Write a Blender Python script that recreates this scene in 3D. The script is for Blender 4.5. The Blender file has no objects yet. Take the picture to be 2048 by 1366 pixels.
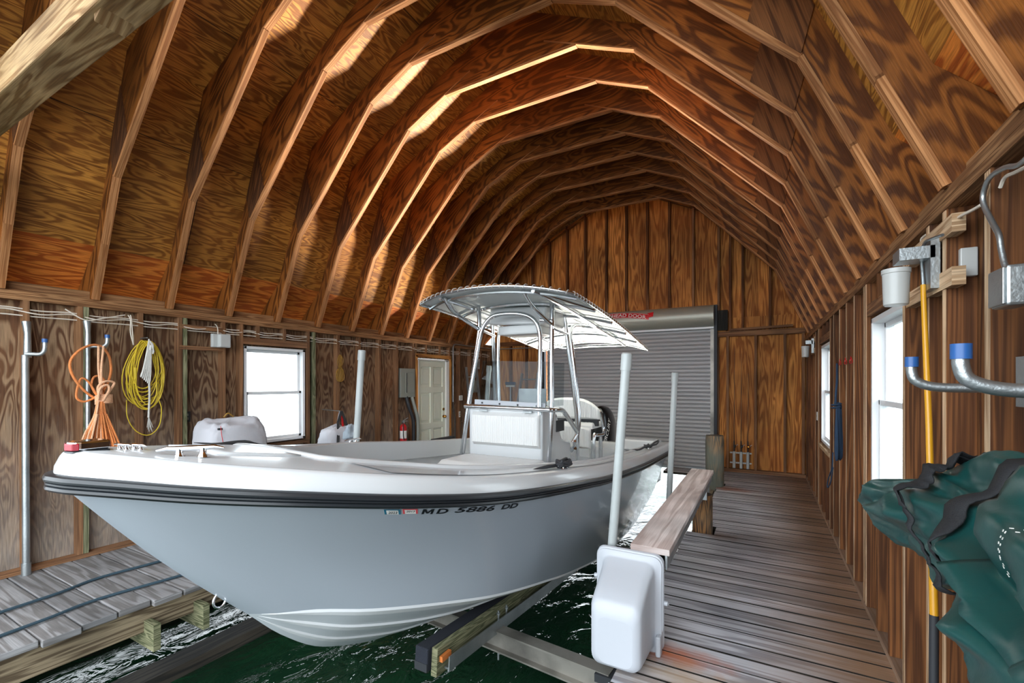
import bpy, math, random
import numpy as np
from mathutils import Vector, Matrix
random.seed(7)
SC = bpy.context.scene
COL = SC.collection

# ------------------------------------------------------------------ camera
FPX, XV, HOR, EYE = 900.35, 1524.3, 763.5, 1.6
TH = math.atan((XV - 1024) / FPX); SN, CS = math.sin(TH), math.cos(TH)
cam_d = bpy.data.cameras.new('camera'); cam = bpy.data.objects.new('camera', cam_d); COL.objects.link(cam)
cam.location = (0, 0, EYE)
cam.rotation_euler = (math.pi / 2, 0, TH)
cam_d.sensor_width = 36; cam_d.lens = FPX / 2048 * 36
cam_d.shift_y = (HOR - 683) / 2048
cam_d.clip_start = 0.03; cam_d.clip_end = 500
SC.camera = cam
SC.view_settings.view_transform = 'Standard'; SC.view_settings.look = 'None'
SC.view_settings.exposure = 0.46; SC.view_settings.gamma = 1.0
SC.view_settings.use_curve_mapping = False

def at(px, py, X=None, Y=None, Z=None):
    """the place in the building that a line of sight meets in a given plane"""
    r = Vector((-SN + (px - 1024) / FPX * CS, CS + (px - 1024) / FPX * SN, (HOR - py) / FPX))
    k = X / r[0] if X is not None else Y / r[1] if Y is not None else (Z - EYE) / r[2]
    return Vector((0, 0, EYE)) + r * k

# ------------------------------------------------------------------ daylight
W = bpy.data.worlds.new('daylight'); SC.world = W; W.use_nodes = True
wb = W.node_tree.nodes['Background']; wb.inputs[0].default_value = (0.86, 0.94, 1.0, 1); wb.inputs[1].default_value = 4.0
W.cycles.sampling_method = 'AUTOMATIC'

def area(name, loc, rot, sx, sy, power, color=(1, 1, 1), portal=False):
    l = bpy.data.lights.new(name, 'AREA'); l.shape = 'RECTANGLE'; l.size = sx; l.size_y = sy
    l.energy = power; l.color = color
    if portal: l.cycles.is_portal = True
    o = bpy.data.objects.new(name, l); COL.objects.link(o); o.location = loc; o.rotation_euler = rot
    return o
# added lamp for assumed sunlight thrown up off water beyond the rolling door
gl = area('added_glint_lamp', (-2.6, 9.42, -0.74), (math.radians(180 + 30), 0, 0), 3.2, 0.45, 2500, (1, 0.93, 0.82)); gl.data.spread = math.radians(66)
# fill lamp added behind the camera as daylight from an assumed open end
area('added_end_fill', (-2.4, -1.6, 1.9), (math.radians(90), 0, 0), 6.0, 4.0, 60, (0.93, 0.97, 1.0))
area('portal_assumed_end', (-2.37, -0.65, 2.2), (math.radians(90), 0, 0), 6.4, 6.2, 1, portal=True)  # guides sky light through the unseen, assumed open end
area('portal_window_left', (-5.6, 3.55, 1.43), (0, math.radians(-90), 0), 1.2, 0.85, 1, portal=True)
area('portal_window_right', (0.86, 3.45, 1.43), (0, math.radians(90), 0), 1.2, 0.9, 1, portal=True)
area('portal_window_far', (0.86, 6.4, 1.43), (0, math.radians(90), 0), 1.2, 1.0, 1, portal=True)

# ------------------------------------------------------------------ mesh builder
class MB:
    def __init__(s): s.v = []; s.f = []; s.uv = []
    def add(s, vs, fs, uvs=None):
        o = len(s.v); s.v += [Vector(p) for p in vs]
        for i, f in enumerate(fs):
            s.f.append([o + k for k in f]); s.uv.append(uvs[i] if uvs else [(0, 0)] * len(f))
    def box(s, c, sz, R=None, g=None):
        """centre, full size, optional rotation; grain runs along axis g (longest if None)"""
        c = Vector(c); h = [k / 2 for k in sz]
        if g is None: g = max(range(3), key=lambda k: sz[k])
        ru, rv = random.uniform(0, 50), random.uniform(0, 50)
        P = [Vector((sx * h[0], sy * h[1], sz_ * h[2])) for sx in (-1, 1) for sy in (-1, 1) for sz_ in (-1, 1)]
        F = [((0, 1, 3, 2), 0), ((4, 6, 7, 5), 0), ((0, 4, 5, 1), 1), ((2, 3, 7, 6), 1), ((0, 2, 6, 4), 2), ((1, 5, 7, 3), 2)]
        fs, us = [], []
        for f, n in F:
            ax = [k for k in range(3) if k != n]
            if g in ax: a = g; b = [k for k in ax if k != g][0]
            else: a, b = ax
            us.append([(P[k][a] + ru, P[k][b] + rv + n * 0.31) for k in f]); fs.append(f)
        s.add([c + (R @ p if R else p) for p in P], fs, us); return s
    def bar(s, a, b, w, h, up=(0, 0, 1)):
        a, b = Vector(a), Vector(b); x = (b - a).normalized(); u = Vector(up)
        y = u.cross(x).normalized(); z = x.cross(y)
        R = Matrix((x, y, z)).transposed()
        return s.box((a + b) / 2, ((b - a).length, w, h), R, 0)
    def prism(s, pts, ext, gdir=None):
        """flat outline (3D points, planar) pushed along ext; gdir = grain direction"""
        pts = [Vector(p) for p in pts]; e = Vector(ext); n = len(pts)
        g = Vector(gdir).normalized() if gdir else (pts[1] - pts[0]).normalized()
        q = e.normalized().cross(g)
        ru, rv = random.uniform(0, 50), random.uniform(0, 50)
        uv = lambda p: (p.dot(g) + ru, p.dot(q) + rv)
        vs = pts + [p + e for p in pts]
        fs = [list(range(n)), list(range(2 * n - 1, n - 1, -1))]
        us = [[uv(vs[k]) for k in f] for f in fs]
        for i in range(n):
            j = (i + 1) % n; L = (pts[j] - pts[i]).length
            fs.append([i, i + n, j + n, j]); us.append([(ru, rv), (ru, rv + e.length), (ru + L, rv + e.length), (ru + L, rv)])
        s.add(vs, fs, us); return s
    def tube(s, path, r, seg=10, closed=False, cap=True):
        P = [Vector(p) for p in path]; n = len(P)
        if n < 2: return s
        R = list(r) if isinstance(r, (list, tuple)) else [r] * n
        T = []
        for i in range(n):
            a = P[(i - 1) % n] if (closed or i > 0) else P[i]; b = P[(i + 1) % n] if (closed or i < n - 1) else P[i]
            d = b - a; T.append(d.normalized() if d.length > 1e-9 else Vector((0, 0, 1)))
        nrm = T[0].orthogonal().normalized(); rings = []; L = 0; ls = []
        for i in range(n):
            if i:
                q = T[i - 1].rotation_difference(T[i]); nrm = (q @ nrm); nrm = (nrm - T[i] * nrm.dot(T[i])).normalized()
                L += (P[i] - P[i - 1]).length
            ls.append(L); bn = T[i].cross(nrm)
            rings.append([P[i] + (nrm * math.cos(2 * math.pi * k / seg) + bn * math.sin(2 * math.pi * k / seg)) * R[i] for k in range(seg)])
        vs = [p for rg in rings for p in rg]; fs = []; us = []
        for i in range(n if closed else n - 1):
            j = (i + 1) % n
            for k in range(seg):
                m = (k + 1) % seg
                fs.append((i * seg + k, i * seg + m, j * seg + m, j * seg + k))
                l1 = ls[i]; l2 = ls[j] if j else L + .1
                us.append([(l1, k / seg), (l1, (k + 1) / seg), (l2, (k + 1) / seg), (l2, k / seg)])
        if cap and not closed:
            fs.append(tuple(range(seg - 1, -1, -1))); us.append([(0, 0)] * seg)
            fs.append(tuple((n - 1) * seg + k for k in range(seg))); us.append([(0, 0)] * seg)
        s.add(vs, fs, us); return s
    def lathe(s, prof, c, axis=(0, 0, 1), seg=24):
        z = Vector(axis).normalized(); x = z.orthogonal().normalized(); y = z.cross(x); c = Vector(c)
        n = len(prof)
        vs = [c + z * h + (x * math.cos(2 * math.pi * k / seg) + y * math.sin(2 * math.pi * k / seg)) * r for r, h in prof for k in range(seg)]
        fs = [(i * seg + k, i * seg + (k + 1) % seg, (i + 1) * seg + (k + 1) % seg, (i + 1) * seg + k) for i in range(n - 1) for k in range(seg)]
        us = [[(0, 0)] * 4] * len(fs)
        if prof[0][0] > 1e-6: fs.append(tuple(range(seg - 1, -1, -1))); us = us + [[(0, 0)] * seg]
        if prof[-1][0] > 1e-6: fs.append(tuple((n - 1) * seg + k for k in range(seg))); us = us + [[(0, 0)] * seg]
        s.add(vs, fs, us); return s
    def grid(s, rows, cu=False, us=1.0):
        n, m = len(rows), len(rows[0]); vs = [p for r in rows for p in r]; fs = []; uv = []
        for i in range(n - 1):
            for j in range(m if cu else m - 1):
                k = (j + 1) % m
                fs.append((i * m + j, i * m + k, (i + 1) * m + k, (i + 1) * m + j))
                uv.append([(i * us, j * us), (i * us, (j + 1) * us), ((i + 1) * us, (j + 1) * us), ((i + 1) * us, j * us)])
        s.add(vs, fs, uv); return s
    def build(s, name, mat, parent=None, smooth=False, bevel=0, segs=2, sub=0, solid=0, angle=40):
        me = bpy.data.meshes.new(name)
        off = world_loc(parent) if parent else None
        if off is None:
            lo = Vector([min(p[k] for p in s.v) for k in range(3)]); hi = Vector([max(p[k] for p in s.v) for k in range(3)])
            off = Vector(((lo.x + hi.x) / 2, (lo.y + hi.y) / 2, lo.z)); own = True
        else: own = False
        me.from_pydata([p - off for p in s.v], [], s.f)
        ul = me.uv_layers.new(name='UVMap')
        flat = [c for f in s.uv for uv in f for c in uv]
        if len(flat) == len(ul.data) * 2: ul.data.foreach_set('uv', flat)
        o = bpy.data.objects.new(name, me); COL.objects.link(o)
        me.materials.append(mat)
        if own: o.location = off
        else: o.parent = parent
        if smooth:
            me.polygons.foreach_set('use_smooth', [True] * len(me.polygons))
            me.set_sharp_from_angle(angle=math.radians(angle))
        if solid: m = o.modifiers.new('solid', 'SOLIDIFY'); m.thickness = solid; m.offset = 0
        if bevel:
            m = o.modifiers.new('bevel', 'BEVEL'); m.width = bevel; m.segments = segs; m.limit_method = 'ANGLE'; m.angle_limit = math.radians(35)
        if sub: m = o.modifiers.new('sub', 'SUBSURF'); m.levels = sub; m.render_levels = sub
        return o

def world_loc(o):
    v = Vector((0, 0, 0))
    while o is not None: v += o.location; o = o.parent
    return v
def thing(name, label, cat, loc, group=None):
    o = bpy.data.objects.new(name, None); COL.objects.link(o); o.location = loc; o.empty_display_size = 0.05
    o['label'] = label; o['category'] = cat
    if group: o['group'] = group
    return o
def tag(o, label, cat, group=None):
    o['label'] = label; o['category'] = cat
    if group: o['group'] = group
    return o
def struct(o, label=None):
    o['kind'] = 'structure'
    if label: o['label'] = label
    return o
def copy_tree(o, parent=None):
    c = o.copy(); COL.objects.link(c); c.parent = parent
    for ch in list(o.children): copy_tree(ch, c)
    return c

def interp(x, xs, ys):
    """smooth monotone interpolation through a table"""
    n = len(xs)
    if x <= xs[0]: return ys[0]
    if x >= xs[-1]: return ys[-1]
    d = [(ys[i + 1] - ys[i]) / (xs[i + 1] - xs[i]) for i in range(n - 1)]
    def m(i):
        if i == 0: return d[0]
        if i == n - 1: return d[-1]
        if d[i - 1] * d[i] <= 0: return 0
        return 2 * d[i - 1] * d[i] / (d[i - 1] + d[i])
    i = max(k for k in range(n - 1) if xs[k] <= x); h = xs[i + 1] - xs[i]; t = (x - xs[i]) / h
    return ((1 + 2 * t) * (1 - t) ** 2 * ys[i] + t * (1 - t) ** 2 * h * m(i) + t * t * (3 - 2 * t) * ys[i + 1] + t * t * (t - 1) * h * m(i + 1))
def smooth_path(P, k=6):
    P = [Vector(p) for p in P]; out = []
    for i in range(len(P) - 1):
        a = P[i - 1] if i else P[i] * 2 - P[i + 1]; b, c = P[i], P[i + 1]; d = P[i + 2] if i + 2 < len(P) else c * 2 - b
        for j in range(k):
            t = j / k
            out.append(0.5 * ((2 * b) + (c - a) * t + (2 * a - 5 * b + 4 * c - d) * t * t + (3 * b - a - 3 * c + d) * t ** 3))
    return out + [P[-1]]

# ------------------------------------------------------------------ materials
def lin(c):
    f = lambda k: k / 12.92 if k <= 0.04045 else ((k + 0.055) / 1.055) ** 2.4
    return tuple(f(k / 255) for k in c) + (1,)
def newmat(name):
    m = bpy.data.materials.new(name); m.use_nodes = True
    nt = m.node_tree; b = nt.nodes['Principled BSDF']; return m, nt, b
def add_stains(m, spots):
    nt = m.node_tree; N = nt.nodes.new; L = nt.links.new; b = nt.nodes['Principled BSDF']
    geo = N('ShaderNodeNewGeometry'); nz = N('ShaderNodeTexNoise'); nz.inputs['Scale'].default_value = 9; nz.inputs['Detail'].default_value = 5; L(geo.outputs['Position'], nz.inputs['Vector'])
    col = b.inputs['Base Color'].links[0].from_socket
    for (x, y, r, st, rgb, amt) in spots:
        mp = N('ShaderNodeMapping'); mp.inputs['Location'].default_value = (-x / st, -y, 0); mp.inputs['Scale'].default_value = (1 / st, 1, 0); L(geo.outputs['Position'], mp.inputs[0])
        ln = N('ShaderNodeVectorMath'); ln.operation = 'LENGTH'; L(mp.outputs[0], ln.inputs[0])
        a = N('ShaderNodeMath'); a.operation = 'MULTIPLY_ADD'; a.inputs[1].default_value = r * 1.1; L(nz.outputs[0], a.inputs[0]); L(ln.outputs['Value'], a.inputs[2])
        mr = N('ShaderNodeMapRange'); mr.inputs[1].default_value = r * .55; mr.inputs[2].default_value = r * 1.6; mr.inputs[3].default_value = amt; mr.inputs[4].default_value = 0; L(a.outputs[0], mr.inputs[0])
        t = N('ShaderNodeMix'); t.data_type = 'RGBA'; L(mr.outputs[0], t.inputs['Factor']); L(col, t.inputs['A']); t.inputs['B'].default_value = lin(rgb); col = t.outputs['Result']
    L(col, b.inputs['Base Color'])
def plain(name, rgb, rough=0.5, metal=0, spec=0.5, bump=0, bscale=60, trans=0, vary=0, coat=0):
    m, nt, b = newmat(name); N = nt.nodes.new; L = nt.links.new
    b.inputs['Base Color'].default_value = lin(rgb); b.inputs['Roughness'].default_value = rough
    b.inputs['Metallic'].default_value = metal; b.inputs['Specular IOR Level'].default_value = spec
    b.inputs['Transmission Weight'].default_value = trans; b.inputs['Coat Weight'].default_value = coat
    tc = N('ShaderNodeTexCoord')
    nz = N('ShaderNodeTexNoise'); nz.inputs['Scale'].default_value = bscale; nz.inputs['Detail'].default_value = 4
    L(tc.outputs['Object'], nz.inputs['Vector'])
    if bump:
        bp = N('ShaderNodeBump'); bp.inputs['Strength'].default_value = bump; bp.inputs['Distance'].default_value = 0.01
        L(nz.outputs[0], bp.inputs['Height']); L(bp.outputs[0], b.inputs['Normal'])
    if vary:
        n2 = N('ShaderNodeTexNoise'); n2.inputs['Scale'].default_value = 4; n2.inputs['Detail'].default_value = 6
        L(tc.outputs['Object'], n2.inputs['Vector'])
        mx = N('ShaderNodeMix'); mx.data_type = 'RGBA'
        mx.inputs['A'].default_value = lin(rgb); mx.inputs['B'].default_value = lin(tuple(k * (1 - vary) for k in rgb))
        rp = N('ShaderNodeMapRange'); rp.inputs[1].default_value = .4; rp.inputs[2].default_value = .7
        L(n2.outputs[0], rp.inputs[0]); L(rp.outputs[0], mx.inputs['Factor']); L(mx.outputs['Result'], b.inputs['Base Color'])
    return m
def wood(name, light, dark, su=1.2, sv=7.0, rings=26, sharp=0.5, rough=0.75, tint=None, tfac=0.5, bump=0.25, seams=None, fine=0.35, grey=None, warp=0.6):
    """sawn-timber figure: contour lines of a field stretched along the grain (UV u)"""
    m, nt, b = newmat(name); N = nt.nodes.new; L = nt.links.new
    uv = N('ShaderNodeUVMap'); uv.uv_map = 'UVMap'
    mp = N('ShaderNodeMapping'); mp.inputs['Scale'].default_value = (su, sv, 1); L(uv.outputs[0], mp.inputs[0])
    nz = N('ShaderNodeTexNoise'); nz.inputs['Scale'].default_value = 1; nz.inputs['Detail'].default_value = 2.2; nz.inputs['Roughness'].default_value = 0.45
    nz.inputs['Distortion'].default_value = warp; L(mp.outputs[0], nz.inputs['Vector'])
    mu = N('ShaderNodeMath'); mu.operation = 'MULTIPLY'; mu.inputs[1].default_value = rings; L(nz.outputs[0], mu.inputs[0])
    fr = N('ShaderNodeMath'); fr.operation = 'PINGPONG'; fr.inputs[1].default_value = 1; L(mu.outputs[0], fr.inputs[0])
    rp = N('ShaderNodeValToRGB'); e = rp.color_ramp.elements
    e[0].position = sharp - 0.22; e[0].color = lin(light); e[1].position = sharp + 0.25; e[1].color = lin(dark)
    L(fr.outputs[0], rp.inputs[0])
    # fine fibres
    m2 = N('ShaderNodeMapping'); m2.inputs['Scale'].default_value = (su * 5, 160, 1); L(uv.outputs[0], m2.inputs[0])
    n2 = N('ShaderNodeTexNoise'); n2.inputs['Scale'].default_value = 1; n2.inputs['Detail'].default_value = 3; L(m2.outputs[0], n2.inputs['Vector'])
    r2 = N('ShaderNodeMapRange'); r2.inputs[1].default_value = .3; r2.inputs[2].default_value = .7; r2.inputs[3].default_value = 1 - fine; r2.inputs[4].default_value = 1 + fine * .4; L(n2.outputs[0], r2.inputs[0])
    # broad patches
    geo = N('ShaderNodeNewGeometry')
    n3 = N('ShaderNodeTexNoise'); n3.inputs['Scale'].default_value = 1.7; n3.inputs['Detail'].default_value = 3; L(geo.outputs['Position'], n3.inputs['Vector'])
    r3 = N('ShaderNodeMapRange'); r3.inputs[1].default_value = .35; r3.inputs[2].default_value = .65; r3.inputs[3].default_value = .78; r3.inputs[4].default_value = 1.15; L(n3.outputs[0], r3.inputs[0])
    # piece to piece
    m4 = N('ShaderNodeMapping'); m4.inputs['Scale'].default_value = (0.15, 1.3, 1); L(uv.outputs[0], m4.inputs[0])
    n4 = N('ShaderNodeTexNoise'); n4.inputs['Scale'].default_value = 1; n4.inputs['Detail'].default_value = 0; L(m4.outputs[0], n4.inputs['Vector'])
    r4 = N('ShaderNodeMapRange'); r4.inputs[1].default_value = .3; r4.inputs[2].default_value = .7; r4.inputs[3].default_value = .75; r4.inputs[4].default_value = 1.2; L(n4.outputs[0], r4.inputs[0])
    a = N('ShaderNodeMath'); a.operation = 'MULTIPLY'; L(r2.outputs[0], a.inputs[0]); L(r3.outputs[0], a.inputs[1])
    a2 = N('ShaderNodeMath'); a2.operation = 'MULTIPLY'; L(a.outputs[0], a2.inputs[0]); L(r4.outputs[0], a2.inputs[1])
    col = rp.outputs[0]
    if tint:
        t = N('ShaderNodeMix'); t.data_type = 'RGBA'; L(col, t.inputs['A']); t.inputs['B'].default_value = lin(tint)
        n5 = N('ShaderNodeTexNoise'); n5.inputs['Scale'].default_value = .9; n5.inputs['Detail'].default_value = 5
        L(geo.outputs['Position'], n5.inputs['Vector'])
        r5 = N('ShaderNodeMapRange'); r5.inputs[1].default_value = .45; r5.inputs[2].default_value = .68; r5.inputs[3].default_value = 0; r5.inputs[4].default_value = tfac; L(n5.outputs[0], r5.inputs[0])
        L(r5.outputs[0], t.inputs['Factor']); col = t.outputs['Result']
    if grey:      # weathering that grows along one world direction: (colour, axis, from, to, amount)
        gc, ax, g0, g1, ga = grey
        sp = N('ShaderNodeSeparateXYZ'); L(geo.outputs['Position'], sp.inputs[0])
        nn = N('ShaderNodeTexNoise'); nn.inputs['Scale'].default_value = 5; nn.inputs['Detail'].default_value = 4; L(mp.outputs[0], nn.inputs['Vector'])
        ad = N('ShaderNodeMath'); ad.operation = 'MULTIPLY_ADD'; ad.inputs[1].default_value = .5 * abs(g1 - g0); L(nn.outputs[0], ad.inputs[0]); L(sp.outputs[ax], ad.inputs[2])
        r6 = N('ShaderNodeMapRange'); r6.inputs[1].default_value = g0 + .25 * abs(g1 - g0); r6.inputs[2].default_value = g1 + .25 * abs(g1 - g0); r6.inputs[3].default_value = 0; r6.inputs[4].default_value = ga; L(ad.outputs[0], r6.inputs[0])
        t = N('ShaderNodeMix'); t.data_type = 'RGBA'; L(col, t.inputs['A']); t.inputs['B'].default_value = lin(gc); L(r6.outputs[0], t.inputs['Factor']); col = t.outputs['Result']
    mx = N('ShaderNodeMix'); mx.data_type = 'RGBA'; mx.blend_type = 'MULTIPLY'; mx.inputs['Factor'].default_value = 1
    L(col, mx.inputs['A']); L(a2.outputs[0], mx.inputs['B']); col = mx.outputs['Result']
    if seams:     # butt joints between sheets: spacing along v and along u
        sx = N('ShaderNodeSeparateXYZ'); L(uv.outputs[0], sx.inputs[0])
        outs = []
        for comp, per in ((1, seams[0]), (0, seams[1])):
            md = N('ShaderNodeMath'); md.operation = 'PINGPONG'; md.inputs[1].default_value = per / 2; L(sx.outputs[comp], md.inputs[0])
            lt = N('ShaderNodeMath'); lt.operation = 'GREATER_THAN'; lt.inputs[1].default_value = 0.003; L(md.outputs[0], lt.inputs[0]); outs.append(lt)
        ml = N('ShaderNodeMath'); ml.operation = 'MULTIPLY'; L(outs[0].outputs[0], ml.inputs[0]); L(outs[1].outputs[0], ml.inputs[1])
        m3 = N('ShaderNodeMix'); m3.data_type = 'RGBA'; m3.inputs['A'].default_value = lin((24, 14, 8)); L(ml.outputs[0], m3.inputs['Factor']); L(col, m3.inputs['B']); col = m3.outputs['Result']
    L(col, b.inputs['Base Color'])
    b.inputs['Roughness'].default_value = rough; b.inputs['Specular IOR Level'].default_value = 0.3
    bp = N('ShaderNodeBump'); bp.inputs['Strength'].default_value = bump; bp.inputs['Distance'].default_value = 0.004
    L(a.outputs[0], bp.inputs['Height']); L(bp.outputs[0], b.inputs['Normal'])
    return m

M = {}
M['roof'] = wood('roof_plywood', (204, 140, 60), (140, 86, 30), su=1.4, sv=8, rings=20, seams=(1.22, 2.44), tint=(166, 100, 40), rough=.55)
M['eave'] = wood('eave_plywood_glow', (236, 140, 58), (186, 92, 32), su=1.4, sv=8, rings=14)  # stronger orange than the roof: the glow at the eaves put into the colour
M['truss'] = wood('truss_plywood', (162, 98, 42), (98, 54, 22), su=1.2, sv=6, rings=16, tint=(118, 68, 30), rough=.5)
M['chord'] = wood('chord_timber', (190, 134, 86), (150, 96, 54), su=.8, sv=30, rings=10, fine=.25)
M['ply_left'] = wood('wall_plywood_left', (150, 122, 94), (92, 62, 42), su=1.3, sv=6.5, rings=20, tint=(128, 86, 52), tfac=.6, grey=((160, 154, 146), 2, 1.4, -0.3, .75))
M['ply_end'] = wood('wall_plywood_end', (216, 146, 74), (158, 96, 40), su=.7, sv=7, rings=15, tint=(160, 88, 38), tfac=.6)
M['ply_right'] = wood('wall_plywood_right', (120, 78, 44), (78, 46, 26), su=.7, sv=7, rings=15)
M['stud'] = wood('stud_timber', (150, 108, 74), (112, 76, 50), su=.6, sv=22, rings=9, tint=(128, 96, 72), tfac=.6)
M['stud_right'] = wood('stud_timber_right', (124, 78, 42), (82, 48, 24), su=.5, sv=14, rings=11, tint=(96, 56, 30), tfac=.5)  # darkened base: the shade of the right wall put into the colour
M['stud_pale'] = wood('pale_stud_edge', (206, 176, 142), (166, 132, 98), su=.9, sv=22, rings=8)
M['plate'] = wood('plate_timber', (168, 124, 84), (124, 84, 52), su=.9, sv=25, rings=10)
M['deck'] = wood('deck_boards', (192, 192, 198), (146, 144, 150), su=.5, sv=12, rings=9, rough=.65, bump=.4, fine=.2, grey=((136, 102, 70), 0, -0.1, 0.5, .85), tint=(160, 146, 132), tfac=.35)
M['deck_left'] = wood('deck_boards_left', (144, 143, 144), (112, 109, 108), su=.8, sv=12, rings=9, rough=.8, bump=.4, fine=.2)
M['joist'] = wood('treated_joist', (161, 143, 116), (103, 87, 67), su=.8, sv=14, rings=14)
M['treated'] = wood('green_treated_timber', (146, 144, 112), (90, 94, 66), su=1.3, sv=22, rings=18)
M['brace'] = wood('weathered_brace', (178, 146, 104), (130, 96, 58), su=1.0, sv=12, rings=12, tint=(112, 86, 36), tfac=.8)
M['plank'] = wood('lift_plank', (216, 206, 202), (182, 168, 162), su=.7, sv=9, rings=9, tint=(190, 158, 150), tfac=.5, fine=.15)
M['piling'] = wood('piling_timber', (175, 123, 71), (85, 55, 35), su=1.2, sv=8, rings=20, tint=(103, 109, 100), tfac=.95)
M['trimwood'] = wood('door_casing', (220, 155, 80), (164, 105, 51), su=.8, sv=20, rings=10)
M['darkwood'] = wood('wet_and_shaded_timber', (58, 52, 44), (30, 28, 24), su=.8, sv=12, rings=10)
M['gel'] = plain('white_gelcoat', (204, 207, 209), .22, coat=.25)
M['hull'] = plain('ice_blue_gelcoat', (162, 170, 179), .2, coat=.4)
M['bottom'] = plain('bottom_gelcoat', (180, 186, 190), .3)
M['nonskid'] = plain('nonskid_deck', (184, 188, 192), .3, bump=.3, bscale=220, coat=.4)
M['liner'] = plain('cockpit_liner', (216, 219, 220), .35)
M['rub'] = plain('black_rub_rail', (34, 38, 42), .32)
M['vinyl'] = plain('white_vinyl', (224, 225, 224), .45)
M['alu'] = plain('polished_aluminium', (214, 218, 222), .2, 1)
M['chrome'] = plain('chrome', (232, 234, 238), .06, 1)
M['galv'] = plain('galvanised_steel', (176, 182, 184), .4, .9, bump=.15, bscale=90, vary=.15)
M['galvbeam'] = plain('galvanised_beam', (150, 146, 138), .45, .6, vary=.3)
M['canvas'] = plain('grey_canvas', (204, 210, 210), .7)
M['cloth'] = plain('white_canvas_cloth', (186, 186, 192), .8, bump=.2, bscale=40)
M['pvc'] = plain('white_pvc', (180, 186, 186), .35, vary=.08)
M['cover'] = plain('white_plastic_cover', (180, 184, 191), .4)
M['black'] = plain('gloss_black', (12, 13, 16), .3, coat=.1)
M['blackcloth'] = plain('black_webbing', (18, 20, 24), .8, bump=.3, bscale=300)
M['rubber'] = plain('dark_rubber', (40, 42, 46), .6)
M['red'] = plain('red_paint', (190, 24, 30), .3)
M['redlens'] = plain('red_lens', (150, 20, 40), .1)
M['white'] = plain('white_paint', (232, 232, 228), .4)
M['doorpaint'] = plain('pale_door_paint', (222, 226, 210), .4)
M['vinylframe'] = plain('window_vinyl', (226, 228, 230), .35)
M['brass'] = plain('brass', (186, 140, 70), .25, 1)
M['grey'] = plain('grey_enamel', (140, 144, 136), .45)
M['wire'] = plain('white_cable', (214, 204, 190), .5)
M['orange'] = plain('orange_rope_fibre', (232, 140, 76), .7, bump=.8, bscale=160, vary=.25)
M['orangepale'] = plain('peach_rope_fibre', (228, 176, 138), .75, bump=.8, bscale=160)
M['yellow'] = plain('yellow_cord', (206, 178, 44), .5)
M['tan'] = plain('tan_cord', (150, 112, 40), .6)
M['whiterope'] = plain('white_rope_fibre', (208, 206, 200), .8, bump=.6, bscale=200)
M['bluerope'] = plain('blue_rope_fibre', (42, 66, 92), .8, bump=.6, bscale=220)
M['navyrope'] = plain('teal_line_fibre', (44, 66, 78), .8, bump=.4, bscale=220)
M['bluecap'] = plain('blue_plastic', (40, 86, 146), .35)
M['pole'] = plain('yellow_fibreglass', (206, 148, 32), .25)
M['tarp'] = plain('green_tarpaulin', (16, 62, 60), .38, bump=.12, bscale=25)
M['carpet'] = plain('black_bunk_carpet', (30, 34, 44), .95, bump=.6, bscale=260)
M['doorslat'] = plain('grey_steel_slat', (160, 160, 162), .45, .1)
M['doorhood'] = plain('grey_steel_hood', (168, 168, 156), .4, .3)
M['darksteel'] = plain('dark_steel_guide', (24, 26, 32), .5, .3)
M['ceramic'] = plain('pale_ceramic', (184, 186, 184), .35)
M['blueplastic'] = plain('navy_plastic', (34, 56, 84), .5)
M['paleblue'] = plain('pale_blue_cloth', (170, 184, 196), .8)
M['letter'] = plain('black_lettering', (24, 28, 34), .4)
M['signred'] = plain('sign_red', (200, 22, 34), .4)
M['teal'] = plain('teal_decal', (40, 112, 138), .4)
M['pinkred'] = plain('red_decal', (220, 84, 92), .4)
M['chart'] = plain('printed_sheet', (206, 208, 210), .6, vary=.35)
M['orangeblock'] = plain('orange_chock', (196, 112, 52), .6)
def glassmat(name, rgb, alpha):
    m, nt, b = newmat(name); N = nt.nodes.new; L = nt.links.new
    out = nt.nodes['Material Output']
    tr = N('ShaderNodeBsdfTransparent'); tr.inputs[0].default_value = lin(rgb)
    gl = N('ShaderNodeBsdfGlossy'); gl.inputs['Roughness'].default_value = .02
    lw = N('ShaderNodeLayerWeight'); lw.inputs['Blend'].default_value = .5
    pw = N('ShaderNodeMath'); pw.operation = 'POWER'; pw.inputs[1].default_value = 6; L(lw.outputs['Facing'], pw.inputs[0])
    fr = N('ShaderNodeMath'); fr.operation = 'MULTIPLY_ADD'; fr.inputs[1].default_value = alpha; fr.inputs[2].default_value = .01; L(pw.outputs[0], fr.inputs[0])
    mx = N('ShaderNodeMixShader'); L(fr.outputs[0], mx.inputs[0]); L(tr.outputs[0], mx.inputs[1]); L(gl.outputs[0], mx.inputs[2]); L(mx.outputs[0], out.inputs[0])
    return m
M['glass'] = glassmat('window_glass', (252, 254, 254), .12)
M['acrylic'] = glassmat('tinted_acrylic', (232, 236, 237), .4)
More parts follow.
